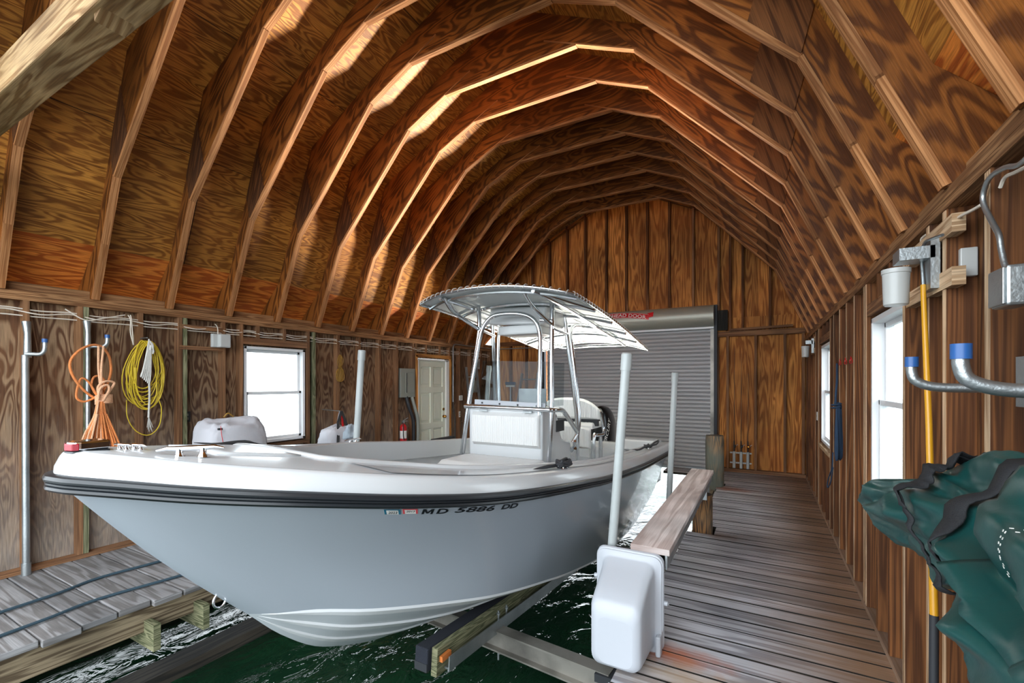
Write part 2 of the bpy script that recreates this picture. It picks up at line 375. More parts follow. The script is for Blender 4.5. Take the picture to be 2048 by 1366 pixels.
def watermat():
    m, nt, b = newmat('harbour_water'); N = nt.nodes.new; L = nt.links.new
    b.inputs['Base Color'].default_value = lin((16, 34, 24)); b.inputs['Roughness'].default_value = .04; b.inputs['IOR'].default_value = 1.33
    geo = N('ShaderNodeNewGeometry')
    n1 = N('ShaderNodeTexNoise'); n1.inputs['Scale'].default_value = 5; n1.inputs['Detail'].default_value = 4; n1.inputs['Distortion'].default_value = .8
    mp = N('ShaderNodeMapping'); mp.inputs['Scale'].default_value = (1, .55, 1); L(geo.outputs['Position'], mp.inputs[0]); L(mp.outputs[0], n1.inputs['Vector'])
    n2 = N('ShaderNodeTexNoise'); n2.inputs['Scale'].default_value = 1.6; n2.inputs['Detail'].default_value = 2; L(mp.outputs[0], n2.inputs['Vector'])
    ad = N('ShaderNodeMath'); ad.operation = 'MULTIPLY_ADD'; ad.inputs[1].default_value = 1.5; L(n2.outputs[0], ad.inputs[0]); L(n1.outputs[0], ad.inputs[2])
    bp = N('ShaderNodeBump'); bp.inputs['Strength'].default_value = .8; bp.inputs['Distance'].default_value = .06; L(ad.outputs[0], bp.inputs['Height']); L(bp.outputs[0], b.inputs['Normal'])
    r = N('ShaderNodeValToRGB'); r.color_ramp.elements[0].color = lin((10, 26, 20)); r.color_ramp.elements[1].color = lin((26, 58, 36)); L(n2.outputs[0], r.inputs[0]); L(r.outputs[0], b.inputs['Base Color'])
    return m
M['water'] = watermat()
add_stains(M['deck'], [(-.50, 2.76, .14, 3.0, (184, 96, 44), .9), (-.30, 2.55, .2, 3.2, (170, 140, 100), .7), (-.42, 5.12, .12, 3.0, (92, 66, 48), .85), (-.40, 7.45, .16, 2.6, (140, 72, 36), .9)])

# ================================================================== building shell
XL, XR, XC = -5.38, 0.633, -2.3735          # inner stud faces and ridge line
Y0, Y1 = -0.6, 8.9
ZP = 2.28                                    # underside of top plates
ZW = -0.75                                   # water level
struct(MB().grid([[Vector((x, y, ZW)) for x in (-60, -5.5, .8, 40)] for y in (-40, -1, 9, 80)]).build('water', M['water']))

# roof sheathing (both slopes, eave kick-outs)
OUT = [(3.46, 2.36), (2.96, 2.84), (2.315, 4.394), (0, 5.54)]
m = MB()
ev = MB()
for sg in (-1, 1):
    s0 = 0
    for (a, za), (b, zb) in zip(OUT[:-1], OUT[1:]):
        tgt = ev if a > 3.4 else m
        L_ = math.hypot(a - b, za - zb)
        p = [(XC + sg * a, Y0, za), (XC + sg * a, Y1 + .1, za), (XC + sg * b, Y1 + .1, zb), (XC + sg * b, Y0, zb)]
        n = Vector((sg * (zb - za), 0, (a - b))).normalized() * .014
        tgt.add([Vector(q) for q in p] + [Vector(q) + n for q in p], [(0, 1, 2, 3), (7, 6, 5, 4), (0, 4, 5, 1), (1, 5, 6, 2), (2, 6, 7, 3), (3, 7, 4, 0)],
              [[(Y0, s0 + 3 * sg), (Y1, s0 + 3 * sg), (Y1, s0 + L_ + 3 * sg), (Y0, s0 + L_ + 3 * sg)]] * 6)
        s0 += L_
ceil_ = struct(m.build('ceiling', M['roof'])); ev.build('eave_sheathing', M['eave'], ceil_)

# roof trusses
ORD = ['third frame outside the picture', 'nearest', 'second', 'third', 'fourth', 'fifth', 'sixth', 'seventh', 'eighth', 'ninth', 'tenth', 'eleventh', 'twelfth', 'thirteenth', 'fourteenth', 'fifteenth']
def make_truss(y, label):
    t = thing('roof_truss', label, 'roof truss', (XC, y, 2.356), 'plywood faced roof trusses')
    T = .042
    P = lambda x, z: (XC + x, y - T / 2, z)
    for sg in (-1, 1):
        low = [(3.0, 2.356), (2.79, 2.855), (2.557, 3.39), (2.315, 4.394), (2.96, 2.84), (3.40, 2.40), (3.38, 2.356)]
        up = [(2.557, 3.39), (1.36, 4.63), (1.02, 5.035), (2.315, 4.394)]
        mb = MB().prism([P(sg * x, z) for x, z in (low if sg > 0 else low[::-1])], (0, T, 0), (sg * -.4, 0, 1)); mb.build('lower_web_panel', M['truss'], t)
        mb = MB().prism([P(sg * x, z) for x, z in (up if sg > 0 else up[::-1])], (0, T, 0), (-sg, 0, .95)); mb.build('upper_web_panel', M['truss'], t)
        c = MB()
        w = .052
        for (a, za), (b, zb) in (((2.998, 2.36), (2.79, 2.855)), ((2.795, 2.84), (2.557, 3.39))):
            c.bar((XC + sg * a, y, za), (XC + sg * b, y, zb), w, .03, (sg, 0, .4))
        c.build('lower_chord', M['chord'], t)
        MB().bar((XC + sg * 2.557, y, 3.39), (XC + sg * 1.36, y, 4.63), w, .03, (sg, 0, 1)).build('upper_chord', M['chord'], t)
        MB().bar((XC + sg * 1.37, y, 4.625), (XC + sg * .45, y, 5.035), w + .004, .012, (sg * .45, 0, 1)).build('ridge_chord', M['chord'], t)
        # splice gusset at the bend
        g = [(2.56, 3.40), (2.30, 3.68), (2.42, 4.13), (2.62, 3.64)]
        MB().prism([(XC + sg * x, y - T / 2 - .008, z) for x, z in (g if sg > 0 else g[::-1])], (0, .008, 0), (-sg * .3, 0, 1)).build('gusset_plate', M['stud_right'], t)
    top = [(-1.36, 4.63), (-.777, 4.89), (.777, 4.89), (1.36, 4.63), (1.02, 5.035), (0, 5.54), (-1.02, 5.035)]
    MB().prism([P(x, z) for x, z in top[::-1]], (0, T, 0), (1, 0, .1)).build('ridge_web_panel', M['truss'], t)
    MB().bar((XC - .79, y, 4.882), (XC + .79, y, 4.882), w, .026).build('collar_chord', M['chord'], t)
    return t
tr0 = make_truss(1.763 - 2 * .596, 'plywood faced roof truss, nearest to the camera, cut off by the picture edge')
for k in range(-1, 12):
    c = copy_tree(tr0); c.location = (XC, 1.763 + .596 * k, 2.356)
    n = k + 3
    c['label'] = ('plywood faced wooden roof truss, ' + ORD[n] + ' counted from the camera') if n <= 9 else ('plywood faced wooden roof truss, ' + ['last', 'second last', 'third last', 'fourth last', 'fifth last'][14 - n] + ' before the end wall')

# side walls ------------------------------------------------------------------
def wall_sheet(x, thick, ranges, openings, mat, name, axis='x'):
    """sheet siding at x (or y) with rectangular openings, grain upright"""
    mb = MB(); (a0, a1), (z0, z1) = ranges
    cuts = sorted({a0, a1} | {o[0] for o in openings} | {o[1] for o in openings})
    for i in range(len(cuts) - 1):
        p, q = cuts[i], cuts[i + 1]; mid = (p + q) / 2; zs = [(z0, z1)]
        for o in openings:
            if o[0] < mid < o[1]:
                zs = [(z0, o[2]), (o[3], z1)]
        for u, v in zs:
            if v - u > .001:
                n = max(1, round((q - p) / 1.22)); 
                for j in range(n):
                    c = p + (q - p) * (j + .5) / n; wd = (q - p) / n
                    if axis == 'x': mb.box((x, c, (u + v) / 2), (thick, wd - .0005, v - u), g=2)
                    else: mb.box((c, x, (u + v) / 2), (wd - .0005, thick, v - u), g=2)
    return struct(mb.build(name, mat))

WL = (3.14, 3.96, .84, 2.03)      # left window opening (y0,y1,z0,z1)
DL = (6.21, 7.13, 0, 2.03)        # left door
WR1 = (3.03, 3.90, .84, 2.03); WR2 = (5.88, 6.88, .85, 2.05)
wl = wall_sheet(XL - .097, .014, ((Y0, Y1 + .09), (-.3, 2.42)), [WL, DL], M['ply_left'], 'wall_left')
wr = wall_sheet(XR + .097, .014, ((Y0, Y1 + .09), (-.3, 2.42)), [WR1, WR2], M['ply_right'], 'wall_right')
def stud(parent, x, y, z0, z1, mat, w=.038, d=.089, ax='x'):
    sz = (d, w, z1 - z0) if ax == 'x' else (w, d, z1 - z0)
    o = MB().box((x, y, (z0 + z1) / 2), sz).build('wall_stud', mat, parent); return o
xs = XL - .0445
ys = [-.3, .1, .5, .91, 1.319, 1.66, 1.70, 2.114, 2.46, 2.505, 2.901, 3.10, 4.0, 4.09, 4.493, 4.893, 5.305, 5.703, 6.10, 6.17, 7.17, 7.5, 7.9, 8.3, 8.7, 8.88]
for i, y in enumerate(ys): stud(wl, xs, y, .04, ZP, M['treated'] if i in (6, 9, 13) else M['stud'])
for y in (3.3, 3.65): stud(wl, xs, y, 2.12, ZP, M['stud']); stud(wl, xs, y, .04, .79, M['stud'])
for y in (6.45, 6.85): stud(wl, xs, y, 2.1, ZP, M['stud'])
xs = XR + .0445
ysr = [-.3, .1, .42, .84, 1.21, 1.60, 2.005, 2.395, 2.60, 2.98, 3.94, 4.01, 4.41, 4.78, 5.17, 5.57, 5.84, 6.92, 7.0, 7.35, 7.7, 8.1, 8.5, 8.86]
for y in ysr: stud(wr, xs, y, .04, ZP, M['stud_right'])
for y in ysr[4:20]:     # pale strips added on the studs, light on their edges put into colour
    MB().box((XR - .001, y, (ZP + .04) / 2), (.002, .037, ZP - .05)).build('stud_edge_lit', M['stud_pale'], wr)
for y in (3.3, 3.6): stud(wr, xs, y, .04, .78, M['stud_right']); stud(wr, xs, y, 2.12, ZP, M['stud_right'])
for y in (6.2, 6.55): stud(wr, xs, y, .04, .79, M['stud_right']); stud(wr, xs, y, 2.14, ZP, M['stud_right'])
for w_, x, sg in ((wl, XL - .0445, -1), (wr, XR + .0445, 1)):
    for z in (ZP + .019, ZP + .058): MB().box((x, (Y0 + Y1) / 2, z), (.093, Y1 - Y0, .037)).build('top_plate', M['plate'], w_)
    MB().box((x, (Y0 + Y1) / 2, .019), (.089, Y1 - Y0, .038)).build('bottom_plate', M['deck'] if sg > 0 else M['stud'], w_)
    # solid blocks between the truss feet
    for k in range(-2, 12):
        y = 1.763 + .596 * (k + .5)
        MB().box((x + sg * .02, y, ZP + .115), (.038, .55, .075)).build('eave_block', M['plate'], w_)
def header(parent, x, y0, y1, z):
    MB().box((x, (y0 + y1) / 2, z), (.085, y1 - y0, .08)).build('window_header', M['stud'], parent)
header(wl, XL - .0445, 3.1, 4.0, 2.09); header(wr, XR + .0445, 3.0, 3.93, 2.09); header(wr, XR + .0445, 5.85, 6.9, 2.11)
MB().box((XL - .04, 3.55, .80), (.10, .92, .04)).build('window_sill_plate', M['stud'], wl)
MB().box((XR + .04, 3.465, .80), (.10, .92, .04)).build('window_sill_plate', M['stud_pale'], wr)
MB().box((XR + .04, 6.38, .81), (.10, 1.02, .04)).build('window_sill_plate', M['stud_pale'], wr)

def window(name, x, y0, y1, z0, z1, sg, label):
    """double hung vinyl window seen from inside; sg = outward direction"""
    xo = x + sg * .05
    root = bpy.data.objects.new(name, None); COL.objects.link(root); root.location = (xo, (y0 + y1) / 2, z0); struct(root, label)
    f = MB(); t = .035
    f.box((xo, y0 + t / 2, (z0 + z1) / 2), (.12, t, z1 - z0)).box((xo, y1 - t / 2, (z0 + z1) / 2), (.12, t, z1 - z0))
    f.box((xo, (y0 + y1) / 2, z0 + t / 2), (.12, y1 - y0, t)).box((xo, (y0 + y1) / 2, z1 - t / 2), (.12, y1 - y0, t))
    f.build('window_frame', M['vinylframe'], root, bevel=.004)
    zm = z0 + (z1 - z0) * .52
    for nm, a, b, dx in (('upper_sash', zm - .02, z1 - t, .02), ('lower_sash', z0 + t, zm + .02, -.012)):
        s = MB(); xx = xo + sg * dx; r = .034
        s.box((xx, y0 + t + r / 2, (a + b) / 2), (.026, r, b - a)).box((xx, y1 - t - r / 2, (a + b) / 2), (.026, r, b - a))
        s.box((xx, (y0 + y1) / 2, a + r / 2), (.026, y1 - y0 - 2 * t, r)).box((xx, (y0 + y1) / 2, b - r / 2), (.026, y1 - y0 - 2 * t, r))
        so = s.build(nm, M['vinylframe'], root, bevel=.003)
        MB().box((xx, (y0 + y1) / 2, (a + b) / 2), (.004, y1 - y0 - 2 * t - .04, b - a - .04)).build('glass_pane', M['glass'], so)
    return root
window('window_1', XL - .03, WL[0], WL[1], WL[2], WL[3], -1, 'white double hung window in the left wall above the white canvas bag')
window('window_2', XR + .03, WR1[0], WR1[1], WR1[2], WR1[3], 1, 'nearer white double hung window in the right wall')
window('window_3', XR + .03, WR2[0], WR2[1], WR2[2], WR2[3], 1, 'farther white double hung window in the right wall')

# panel door, standing just ajar against its stop
d = bpy.data.objects.new('door_1', None); COL.objects.link(d); d.location = (XL - .02, 6.67, 0); struct(d, 'pale six panel door in the left wall beside the fuse box')
xd = XL - .03
mb = MB().box((xd - .02, 6.63, 1.0), (.02, .80, 1.98))
for y_ in (6.27, 6.63, 6.99): mb.box((xd, y_, 1.0), (.03, .085, 1.98))
for z_ in (.08, .78, 1.45, 1.93): mb.box((xd, 6.63, z_), (.0298, .80, .11))
leaf = mb.build('door_leaf', M['doorpaint'], d, bevel=.006)
for ya, yb in ((6.32, 6.58), (6.68, 6.94)):
    for za, zb in ((.15, .71), (.86, 1.38), (1.53, 1.86)):
        MB().box((xd - .004, (ya + yb) / 2, (za + zb) / 2), (.018, yb - ya - .05, zb - za - .05)).build('raised_panel', M['doorpaint'], leaf, bevel=.008)
MB().lathe([(.03, 0), (.03, .008), (.012, .012), (.012, .03), (.026, .036), (.03, .05), (.024, .062), (0, .066)], (xd + .015, 6.97, .93), (1, 0, 0)).build('door_knob', M['brass'], leaf, True)
MB().lathe([(.028, 0), (.028, .012), (.02, .016), (0, .017)], (xd + .015, 6.97, 1.07), (1, 0, 0)).build('deadbolt', M['brass'], leaf, True)
mb = MB().box((xd, 7.08, 1.0), (.08, .09, 2.02)).box((xd, 6.65, 2.005), (.08, .9, .03)).box((xd, 6.225, 1.0), (.08, .025, 2.02))
mb.build('door_jamb', M['white'], d)
mb = MB().box((XL + .002, 6.185, 1.03), (.012, .055, 2.08)).box((XL + .002, 7.17, 1.03), (.012, .055, 2.08)).box((XL + .002, 6.68, 2.075), (.012, 1.04, .06))
mb.build('door_casing', M['trimwood'], d)

# end wall ----------------------------------------------------------------------
ye = Y1 + .097
mb = MB()
def sheet(x0, x1, z0, z1): mb.box(((x0 + x1) / 2, ye, (z0 + z1) / 2), (x1 - x0, .014, z1 - z0), g=2)
sheet(XL - .1, -4.1, -.3, 2.75); sheet(-.78, XR + .1, -.3, 2.75)
xs_ = [-5.38, -4.9, -4.1, -3.6, -3.21, -2.77, -2.36, -1.95, -1.54, -1.12, -.69, -.30, .12, XR]
def zroof(x):
    r = abs(x - XC)
    for (a, za), (b, zb) in zip(OUT[:-1], OUT[1:]):
        if b <= r <= a: return za + (zb - za) * (a - r) / (a - b)
    return 2.36 if r > 1 else 5.54
xs2 = sorted(set([XC - 2.99, XC + 2.99, XC - 2.315, XC + 2.315, XC] + [x for x in xs_ if abs(x - XC) < 2.9]))
for a, b in zip(xs2[:-1], xs2[1:]):
    mb.prism([(a, ye - .007, 2.75), (b, ye - .007, 2.75), (b, ye - .007, max(2.76, zroof(b) - .004)), (a, ye - .007, max(2.76, zroof(a) - .004))], (0, .014, 0), (0, 0, 1))
we = struct(mb.build('wall_back', M['ply_end']))
for x in (-3.62, -3.213, -2.766, -2.36, -1.951, -1.543, -1.117, -.688): stud(we, x, Y1 + .0445, 2.6, zroof(x) - .03, M['stud_right'] if x < -1.2 else M['stud'], ax='y')
for x in (-4.03, -4.44): stud(we, x, Y1 + .0445, 2.5, zroof(x) - .03, M['stud_right'], ax='y')
for x in (-.50, -.302, .118): stud(we, x, Y1 + .0445, 2.5, zroof(x) - .03, M['stud_right'], ax='y')
for x in (-.70, -.541, -.101, .338, .60): stud(we, x, Y1 + .0445, .04, 2.41, M['stud'], ax='y')
for x in (-5.33, -5.0, -4.6, -4.2, -4.12): stud(we, x, Y1 + .0445, .04, 2.41, M['stud_right'], ax='y')
MB().box((-.05, Y1 + .04, 2.455), (1.36, .10, .09)).build('door_header', M['stud'], we)
MB().box((-4.74, Y1 + .04, 2.455), (1.3, .10, .09)).build('door_header', M['stud_right'], we)
MB().box((-.03, Y1 + .02, .03), (1.42, .09, .06)).build('bottom_plate', M['stud'], we)
MB().box((-4.74, Y1 + .02, .03), (1.3, .09, .06)).build('bottom_plate', M['stud'], we)
MB().box((-.62, Y1 - .02, 2.70), (.17, .05, .36)).build('blocking_panel', M['darkwood'], we)
MB().bar((-.5, Y1 - .02, 2.52), (.45, Y1 - .02, 2.545), .05, .04).build('loose_batten', M['stud'], we)
for sg in (-1, 1):   # sloping top plates of the gable
    MB().bar((XC + sg * 2.9, Y1 + .045, 2.93), (XC + sg * 2.28, Y1 + .045, 4.34), .09, .05, (sg, 0, .4)).build('gable_plate', M['truss'], we)
    MB().bar((XC + sg * 2.28, Y1 + .045, 4.34), (XC, Y1 + .045, 5.46), .09, .05, (sg * .4, 0, 1)).build('gable_plate', M['truss'], we)

# rolling door --------------------------------------------------------------------
rd = thing('rolling_door', 'grey ribbed steel rolling door with round hood in the end wall', 'rolling door', (-2.43, Y1 - .1, 0))
rows = []; z = .02
prof = []
while z < 2.62:
    prof += [(z, 0), (z + .012, -.012), (z + .03, -.02), (z + .058, -.018), (z + .066, 0)]; z += .0725
rows = [[Vector((-4.06, Y1 + .0 + dy, zz)) for zz, dy in prof], [Vector((-.80, Y1 + .0 + dy, zz)) for zz, dy in prof]]
MB().grid(rows).build('slat_curtain', M['doorslat'], rd, solid=.003)
MB().box((-2.43, Y1 - .005, .0), (3.26, .035, .05)).build('bottom_bar', M['galv'], rd)
hp = [(Y1 + .02, 2.985), (Y1 - .06, 2.985), (Y1 - .16, 2.96), (Y1 - .23, 2.90), (Y1 - .265, 2.81), (Y1 - .255, 2.71), (Y1 - .20, 2.64), (Y1 - .12, 2.60), (Y1 + .02, 2.60)]
MB().grid([[Vector((x, a, b)) for a, b in hp] for x in (-4.10, -.76)]).build('door_hood', M['doorhood'], rd, True)
MB().prism([(-.76, a, b) for a, b in hp], (.012, 0, 0)).build('hood_end_cap', M['doorhood'], rd)
MB().box((-2.43, Y1 - .06, 2.575), (3.34, .06, .035)).build('hood_lip', M['vinylframe'], rd)
for x in (-.73, -4.13): MB().box((x, Y1 - .045, 1.49), (.055, .09, 2.98)).build('guide_rail', M['darksteel'], rd)
MB().box((-.79, Y1 - .03, 1.28), (.06, .02, 2.56)).build('guide_weather_strip', M['galvbeam'], rd)

# decks -----------------------------------------------------------------------------
mb = MB(); y = -.6
while y < Y1 + .08:
    w = random.uniform(.126, .138)
    x0 = -.71 + random.uniform(-.012, .012)
    if 5.15 < y + w / 2 < 5.42: x0 = -.44
    if y > 5.42: x0 = -.60 + random.uniform(-.01, .01)
    if 7.5 < y < 7.72: x0 = -.5
    if y < .0: x0 = -.71
    if y > 8.35: x0 = -1.55
    x1 = XR + .09
    mb.box(((x0 + x1) / 2, y + w / 2, -.019 + random.uniform(-.002, .002)), (x1 - x0, w, .038)); y += w + random.uniform(.013, .018)
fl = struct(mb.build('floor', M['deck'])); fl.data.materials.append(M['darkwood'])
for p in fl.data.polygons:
    if abs(p.normal.y) > .9: p.material_index = 1      # board sides coloured dark so the gaps read as shaded
mb = MB(); y = -.75
while y < Y1:
    w = .186; x1 = -3.90 + random.uniform(-.025, .02)
    mb.box(((XL - .09 + x1) / 2, y + w / 2, -.024 + random.uniform(-.003, .003)), (x1 - XL + .09, w, .046)); y += w + random.uniform(.008, .014)
struct(mb.build('floor_left', M['deck_left'], bevel=.006, segs=2))
# dark sheets added so the board gaps look shaded, then the deck framing
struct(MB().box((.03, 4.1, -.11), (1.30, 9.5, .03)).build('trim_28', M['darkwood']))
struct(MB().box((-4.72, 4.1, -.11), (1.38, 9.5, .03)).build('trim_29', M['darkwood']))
f1 = struct(MB().box((-3.99, 4, -.145), (.04, 9.6, .19)).build('trim_1', M['joist']))
f1.name = 'trim_1'
f2 = struct(MB().box((-.66, 4, -.145), (.04, 9.0, .19)).build('trim_2', M['joist']))
for y in (1.60, 1.93, 4.4, 7.2):
    o = MB().box((-4.45, y, -.25), (1.25, .045, .19)).build('deck_support', M['treated']); struct(o); o.name = 'trim_%d' % (3 + int(y * 3))
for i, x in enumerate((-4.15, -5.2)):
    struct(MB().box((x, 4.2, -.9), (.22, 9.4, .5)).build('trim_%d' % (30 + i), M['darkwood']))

# ================================================================== the boat
BX = -2.35
SY = [0, .02, .06, .1, .3, .6, 1, 1.5, 2, 2.5, 3, 4, 5, 6, 6.6]
SB = [0, .08, .145, .20, .42, .66, .88, 1.05, 1.15, 1.195, 1.215, 1.22, 1.20, 1.17, 1.15]
SZY = [0, .1, .3, .6, 1, 1.5, 2, 2.5, 3, 4, 5, 6, 6.6]
SZ = [1.222, 1.205, 1.166, 1.115, 1.046, .972, .92, .868, .811, .727, .662, .605, .575]
def sheer(a): return interp(a, SY, SB), .655 + a, interp(a, SZY, SZ)
def heel(b): return -.02 * b / 1.2
CY = [1.384, 1.45, 1.6, 1.84, 2.26, 2.6, 3.1, 3.57, 4.4, 5.4, 6.3]
CB = [0, .10, .22, .42, .65, .79, .88, .915, .93, .90, .84]
CZ = [.387, .385, .372, .324, .246, .185, .095, .0, -.14, -.225, -.285]
KY = [1.384, 1.566, 1.808, 2.02, 2.3, 2.7, 3.2, 4.4, 6.3]
KZ = [.387, .193, .0, -.10, -.20, -.275, -.33, -.43, -.56]
def hull_pt(s, t, sg=1):
    """side of the hull: s from stem to transom, t from sheer to chine"""
    a = 6.45 * s ** 1.25; b0, y0, z0 = sheer(a)
    yc = 1.384 + 4.9 * s ** 1.15; b1, z1 = interp(yc, CY, CB), interp(yc, CY, CZ)
    if s > .8:      # the side turns in under the quarter
        y0 = y0 - (s - .8) / .2 * .55 * min(1, t / .12)
    y = y0 + (yc - y0) * t; b = b0 + (b1 - b0) * t; z = z0 + (z1 - z0) * t
    fl = .10 * math.sin(math.pi * min(1, s * 2.6)) if s < .385 else 0
    b -= fl * math.sin(math.pi * t) * .8
    b += .05 * math.sin(math.pi * t) * max(0, min(1, (s - .45) * 3))
    if s < .02: y -= .03 * math.sin(math.pi * t)
    return Vector((BX + sg * max(0, b), y, z + heel(sg * b)))
def bot_pt(s, q, sg=1):
    yc = 1.384 + 4.9 * s ** 1.15; yk = yc
    b1, z1, zk = interp(yc, CY, CB), interp(yc, CY, CZ), interp(yk, KY, KZ)
    b = b1 * (1 - q); z = z1 + (zk - z1) * (q ** .92)
    return Vector((BX + sg * b, yc, z + heel(sg * b)))
boat = thing('center_console_boat', 'white and pale blue center console fishing boat raised on the lift in the slip', 'boat', (BX, 3.8, -.3))
NS = 70
Sv = [(i / NS) ** 1.0 for i in range(NS + 1)]
mb = MB()
for sg in (-1, 1):
    rows = [[hull_pt(s, t / 14, sg) for t in range(15)] for s in Sv]
    if sg > 0: rows = [r[::-1] for r in rows]
    mb.grid(rows)
# transom
L_ = [hull_pt(1, t / 14, -1) for t in range(15)]; R_ = [hull_pt(1, t / 14, 1) for t in range(15)]
mb.grid([[a.lerp(b, k / 8) for k in range(9)] for a, b in zip(L_, R_)])
hull = mb.build('hull_side', M['hull'], boat, True, angle=50)
mb = MB()
for sg in (-1, 1):
    rows = [[bot_pt(s, q / 10, sg) for q in range(11)] for s in Sv]
    if sg > 0: rows = [r[::-1] for r in rows]
    mb.grid(rows)
tr = [bot_pt(1, q / 10, -1) for q in range(11)] + [bot_pt(1, 1 - q / 10, 1) for q in range(1, 11)]
mb.add(tr, [tuple(range(len(tr)))])
bot = mb.build('hull_bottom', M['bottom'], boat, True, angle=50)
for q0, q1, th in ((0.0, .07, .016), (.36, .45, .014), (.70, .78, .012)):
    mb = MB()
    for sg in (-1, 1):
        rows = []
        for s in Sv:
            if s < .012: continue
            w = min(1, (s - .01) / .06)
            a, b = bot_pt(s, q0, sg), bot_pt(s, q0 + (q1 - q0) * w, sg); dn = Vector((0, -.2, -1)).normalized() * th * w
            rows.append([a, a + dn, b + dn * .9, b] if sg < 0 else [b, b + dn * .9, a + dn, a])
        mb.grid(rows)
    mb.build('spray_strake', M['gel'], boat)

def sweep(offs, name, mat, a0=0, a1=6.6, n=90, parent=boat, **kw):
    """profile (outward, up) carried round the sheer from one quarter to the other"""
    A = [a0 + (a1 - a0) * (i / n) ** 1.7 for i in range(n + 1)]
    pts = [(-1, a) for a in A[::-1]] + [(1, a) for a in A[1:]]
    C = []
    for sg, a in pts:
        b, y, z = sheer(a); C.append(Vector((BX + sg * b, y, z + heel(sg * b))))
    rows = []
    for i, c in enumerate(C):
        p, q = C[max(0, i - 1)], C[min(len(C) - 1, i + 1)]
        t = (q - p); nrm = Vector((t.y, -t.x, 0)).normalized()
        rows.append([c + nrm * o + Vector((0, 0, u)) for o, u in offs])
    return MB().grid(rows).build(name, mat, parent, True, **kw)
sweep([(-.02, .030), (.018, .030), (.030, .024), (.036, .012), (.034, .004), (.024, .002), (.030, -.003), (.030, -.009), (.022, -.012), (.030, -.016), (.032, -.026), (.022, -.036), (.006, -.040), (-.02, -.038)], 'rub_rail', M['rub'], angle=35)
sweep([(.006, .028), (.004, .05), (-.012, .088), (-.020, .100), (-.032, .108), (-.05, .112)], 'gunwale_cap', M['gel'], angle=60)
# deck between cap and cockpit opening
OY = [1.50, 1.60, 1.75, 1.96, 2.29, 2.78, 3.3, 4.05, 6.4, 7.2]
OB = [.33, .42, .47, .53, .72, .91, .985, 1.02, .99, .96]
def deck_pt(y, b, sg):
    a = y - .655; bs, _, zs = sheer(a); bs = max(.01, bs)
    crown = .04 * min(1, bs / .8) * (1 - min(1, (b / bs)) ** 2) * (1 if y < 1.6 else max(.2, 1 - (y - 1.6) / .9))
    return Vector((BX + sg * b, y, zs + .112 + crown + heel(sg * b)))
def cap_in(y):      # inner edge of the cap at this station
    a = y - .655; b = interp(a, SY, SB)
    db = (interp(a + .02, SY, SB) - interp(max(0, a - .02), SY, SB)) / .04
    return max(.0, b - .047 * math.sqrt(1 + min(9, db * db)))
def cap_pt(a, sg):
    """inner edge of the gunwale cap"""
    e = .004; b0, y0, z0 = sheer(max(0, a - e)); b1, y1, _ = sheer(a + e); b, y, z = sheer(a)
    t = Vector((b1 - b0, y1 - y0, 0)).normalized(); nx, ny = t.y, -t.x
    return Vector((max(0, b - .05 * nx), y - .05 * ny, z + .112))
mb = MB(); A_f = [.004 + .89 * (i / 30) ** 1.7 for i in range(31)]
rows = []
for a in A_f:
    p = cap_pt(a, 1); cr = .045 * min(1, p.x / .8)
    rows.append([Vector((BX + p.x * k, p.y, p.z + cr * (1 - k * k) + heel(p.x * k))) for k in [-1 + j / 10 for j in range(21)]])
mb.grid(rows); mb.build('foredeck', M['gel'], boat, True, angle=60)
mb = MB(); yf = rows[-1][0].y
ys_s = [1.54 + (7.2 - 1.54) * (i / 50) ** 1.4 for i in range(51)]
A_s = [.894 + (6.58 - .894) * (i / 50) ** 1.4 for i in range(51)]
for sg in (-1, 1):
    rows = []
    for a in A_s:
        p = cap_pt(a, 1); y = p.y
        if not rows: pass
        bi = interp(y, OY, OB); rows.append([deck_pt(y, bi, sg).lerp(Vector((BX + sg * p.x, y, p.z + heel(sg * p.x))), j / 5) for j in range(6)])
    mb.grid(rows if sg < 0 else [r[::-1] for r in rows])
mb.build('side_deck', M['gel'], boat, True, angle=60)
# raised coaming lip round the opening, falling to the cockpit liner
rim = [(-1, y) for y in ys_s[::-1]] + [(-1, 1.54, k) for k in (.6, .3)] + [(1, 1.54, k) for k in (0, .3, .6)] + [(1, y) for y in ys_s]
C = []
for r in rim:
    b = interp(1.54, OY, OB) * r[2] if len(r) == 3 else interp(r[1], OY, OB)
    C.append(deck_pt(r[1], b, r[0]))
rows = []
def sole_z(y): return .50 - .077 * (y - 2) if y > 1.9 else .80
for i, c in enumerate(C):
    p, q = C[max(0, i - 1)], C[min(len(C) - 1, i + 1)]; t = q - p; nrm = Vector((t.y, -t.x, 0)).normalized()
    lip = .016; u = Vector((0, 0, 1)); fl = sole_z(c.y)
    rows.append([c + nrm * .03 - u * .004, c + nrm * .022 + u * lip, c + u * (lip + .006), c - nrm * .02 + u * lip * .7, c - nrm * .025 - u * .17, c + nrm * .03 - u * .19, Vector((c.x + nrm.x * .02, c.y + nrm.y * .02, fl))])
mb = MB().grid([r[:5] for r in rows]); mb.build('coaming_lip', M['gel'], boat, True, angle=60)
mb = MB().grid([r[4:] for r in rows]); mb.build('cockpit_liner', M['liner'], boat, True, angle=60)
mb = MB()
rows = [[Vector((BX + b * (interp(y, OY, OB) + .04), y, sole_z(y))) for b in (-1, 1)] for y in [1.5, 1.89, 1.9, 3, 4, 5, 6, 7.1]]
mb.grid(rows); mb.build('cockpit_sole', M['nonskid'], boat)
rows = [[Vector((BX + b, 7.0, z)) for z in (.10, .62)] for b in (-.95, .95)]
mb = MB().box((BX, 7.02, .40), (1.9, .14, .5)); mb.build('transom_well', M['gel'], boat, bevel=.02)
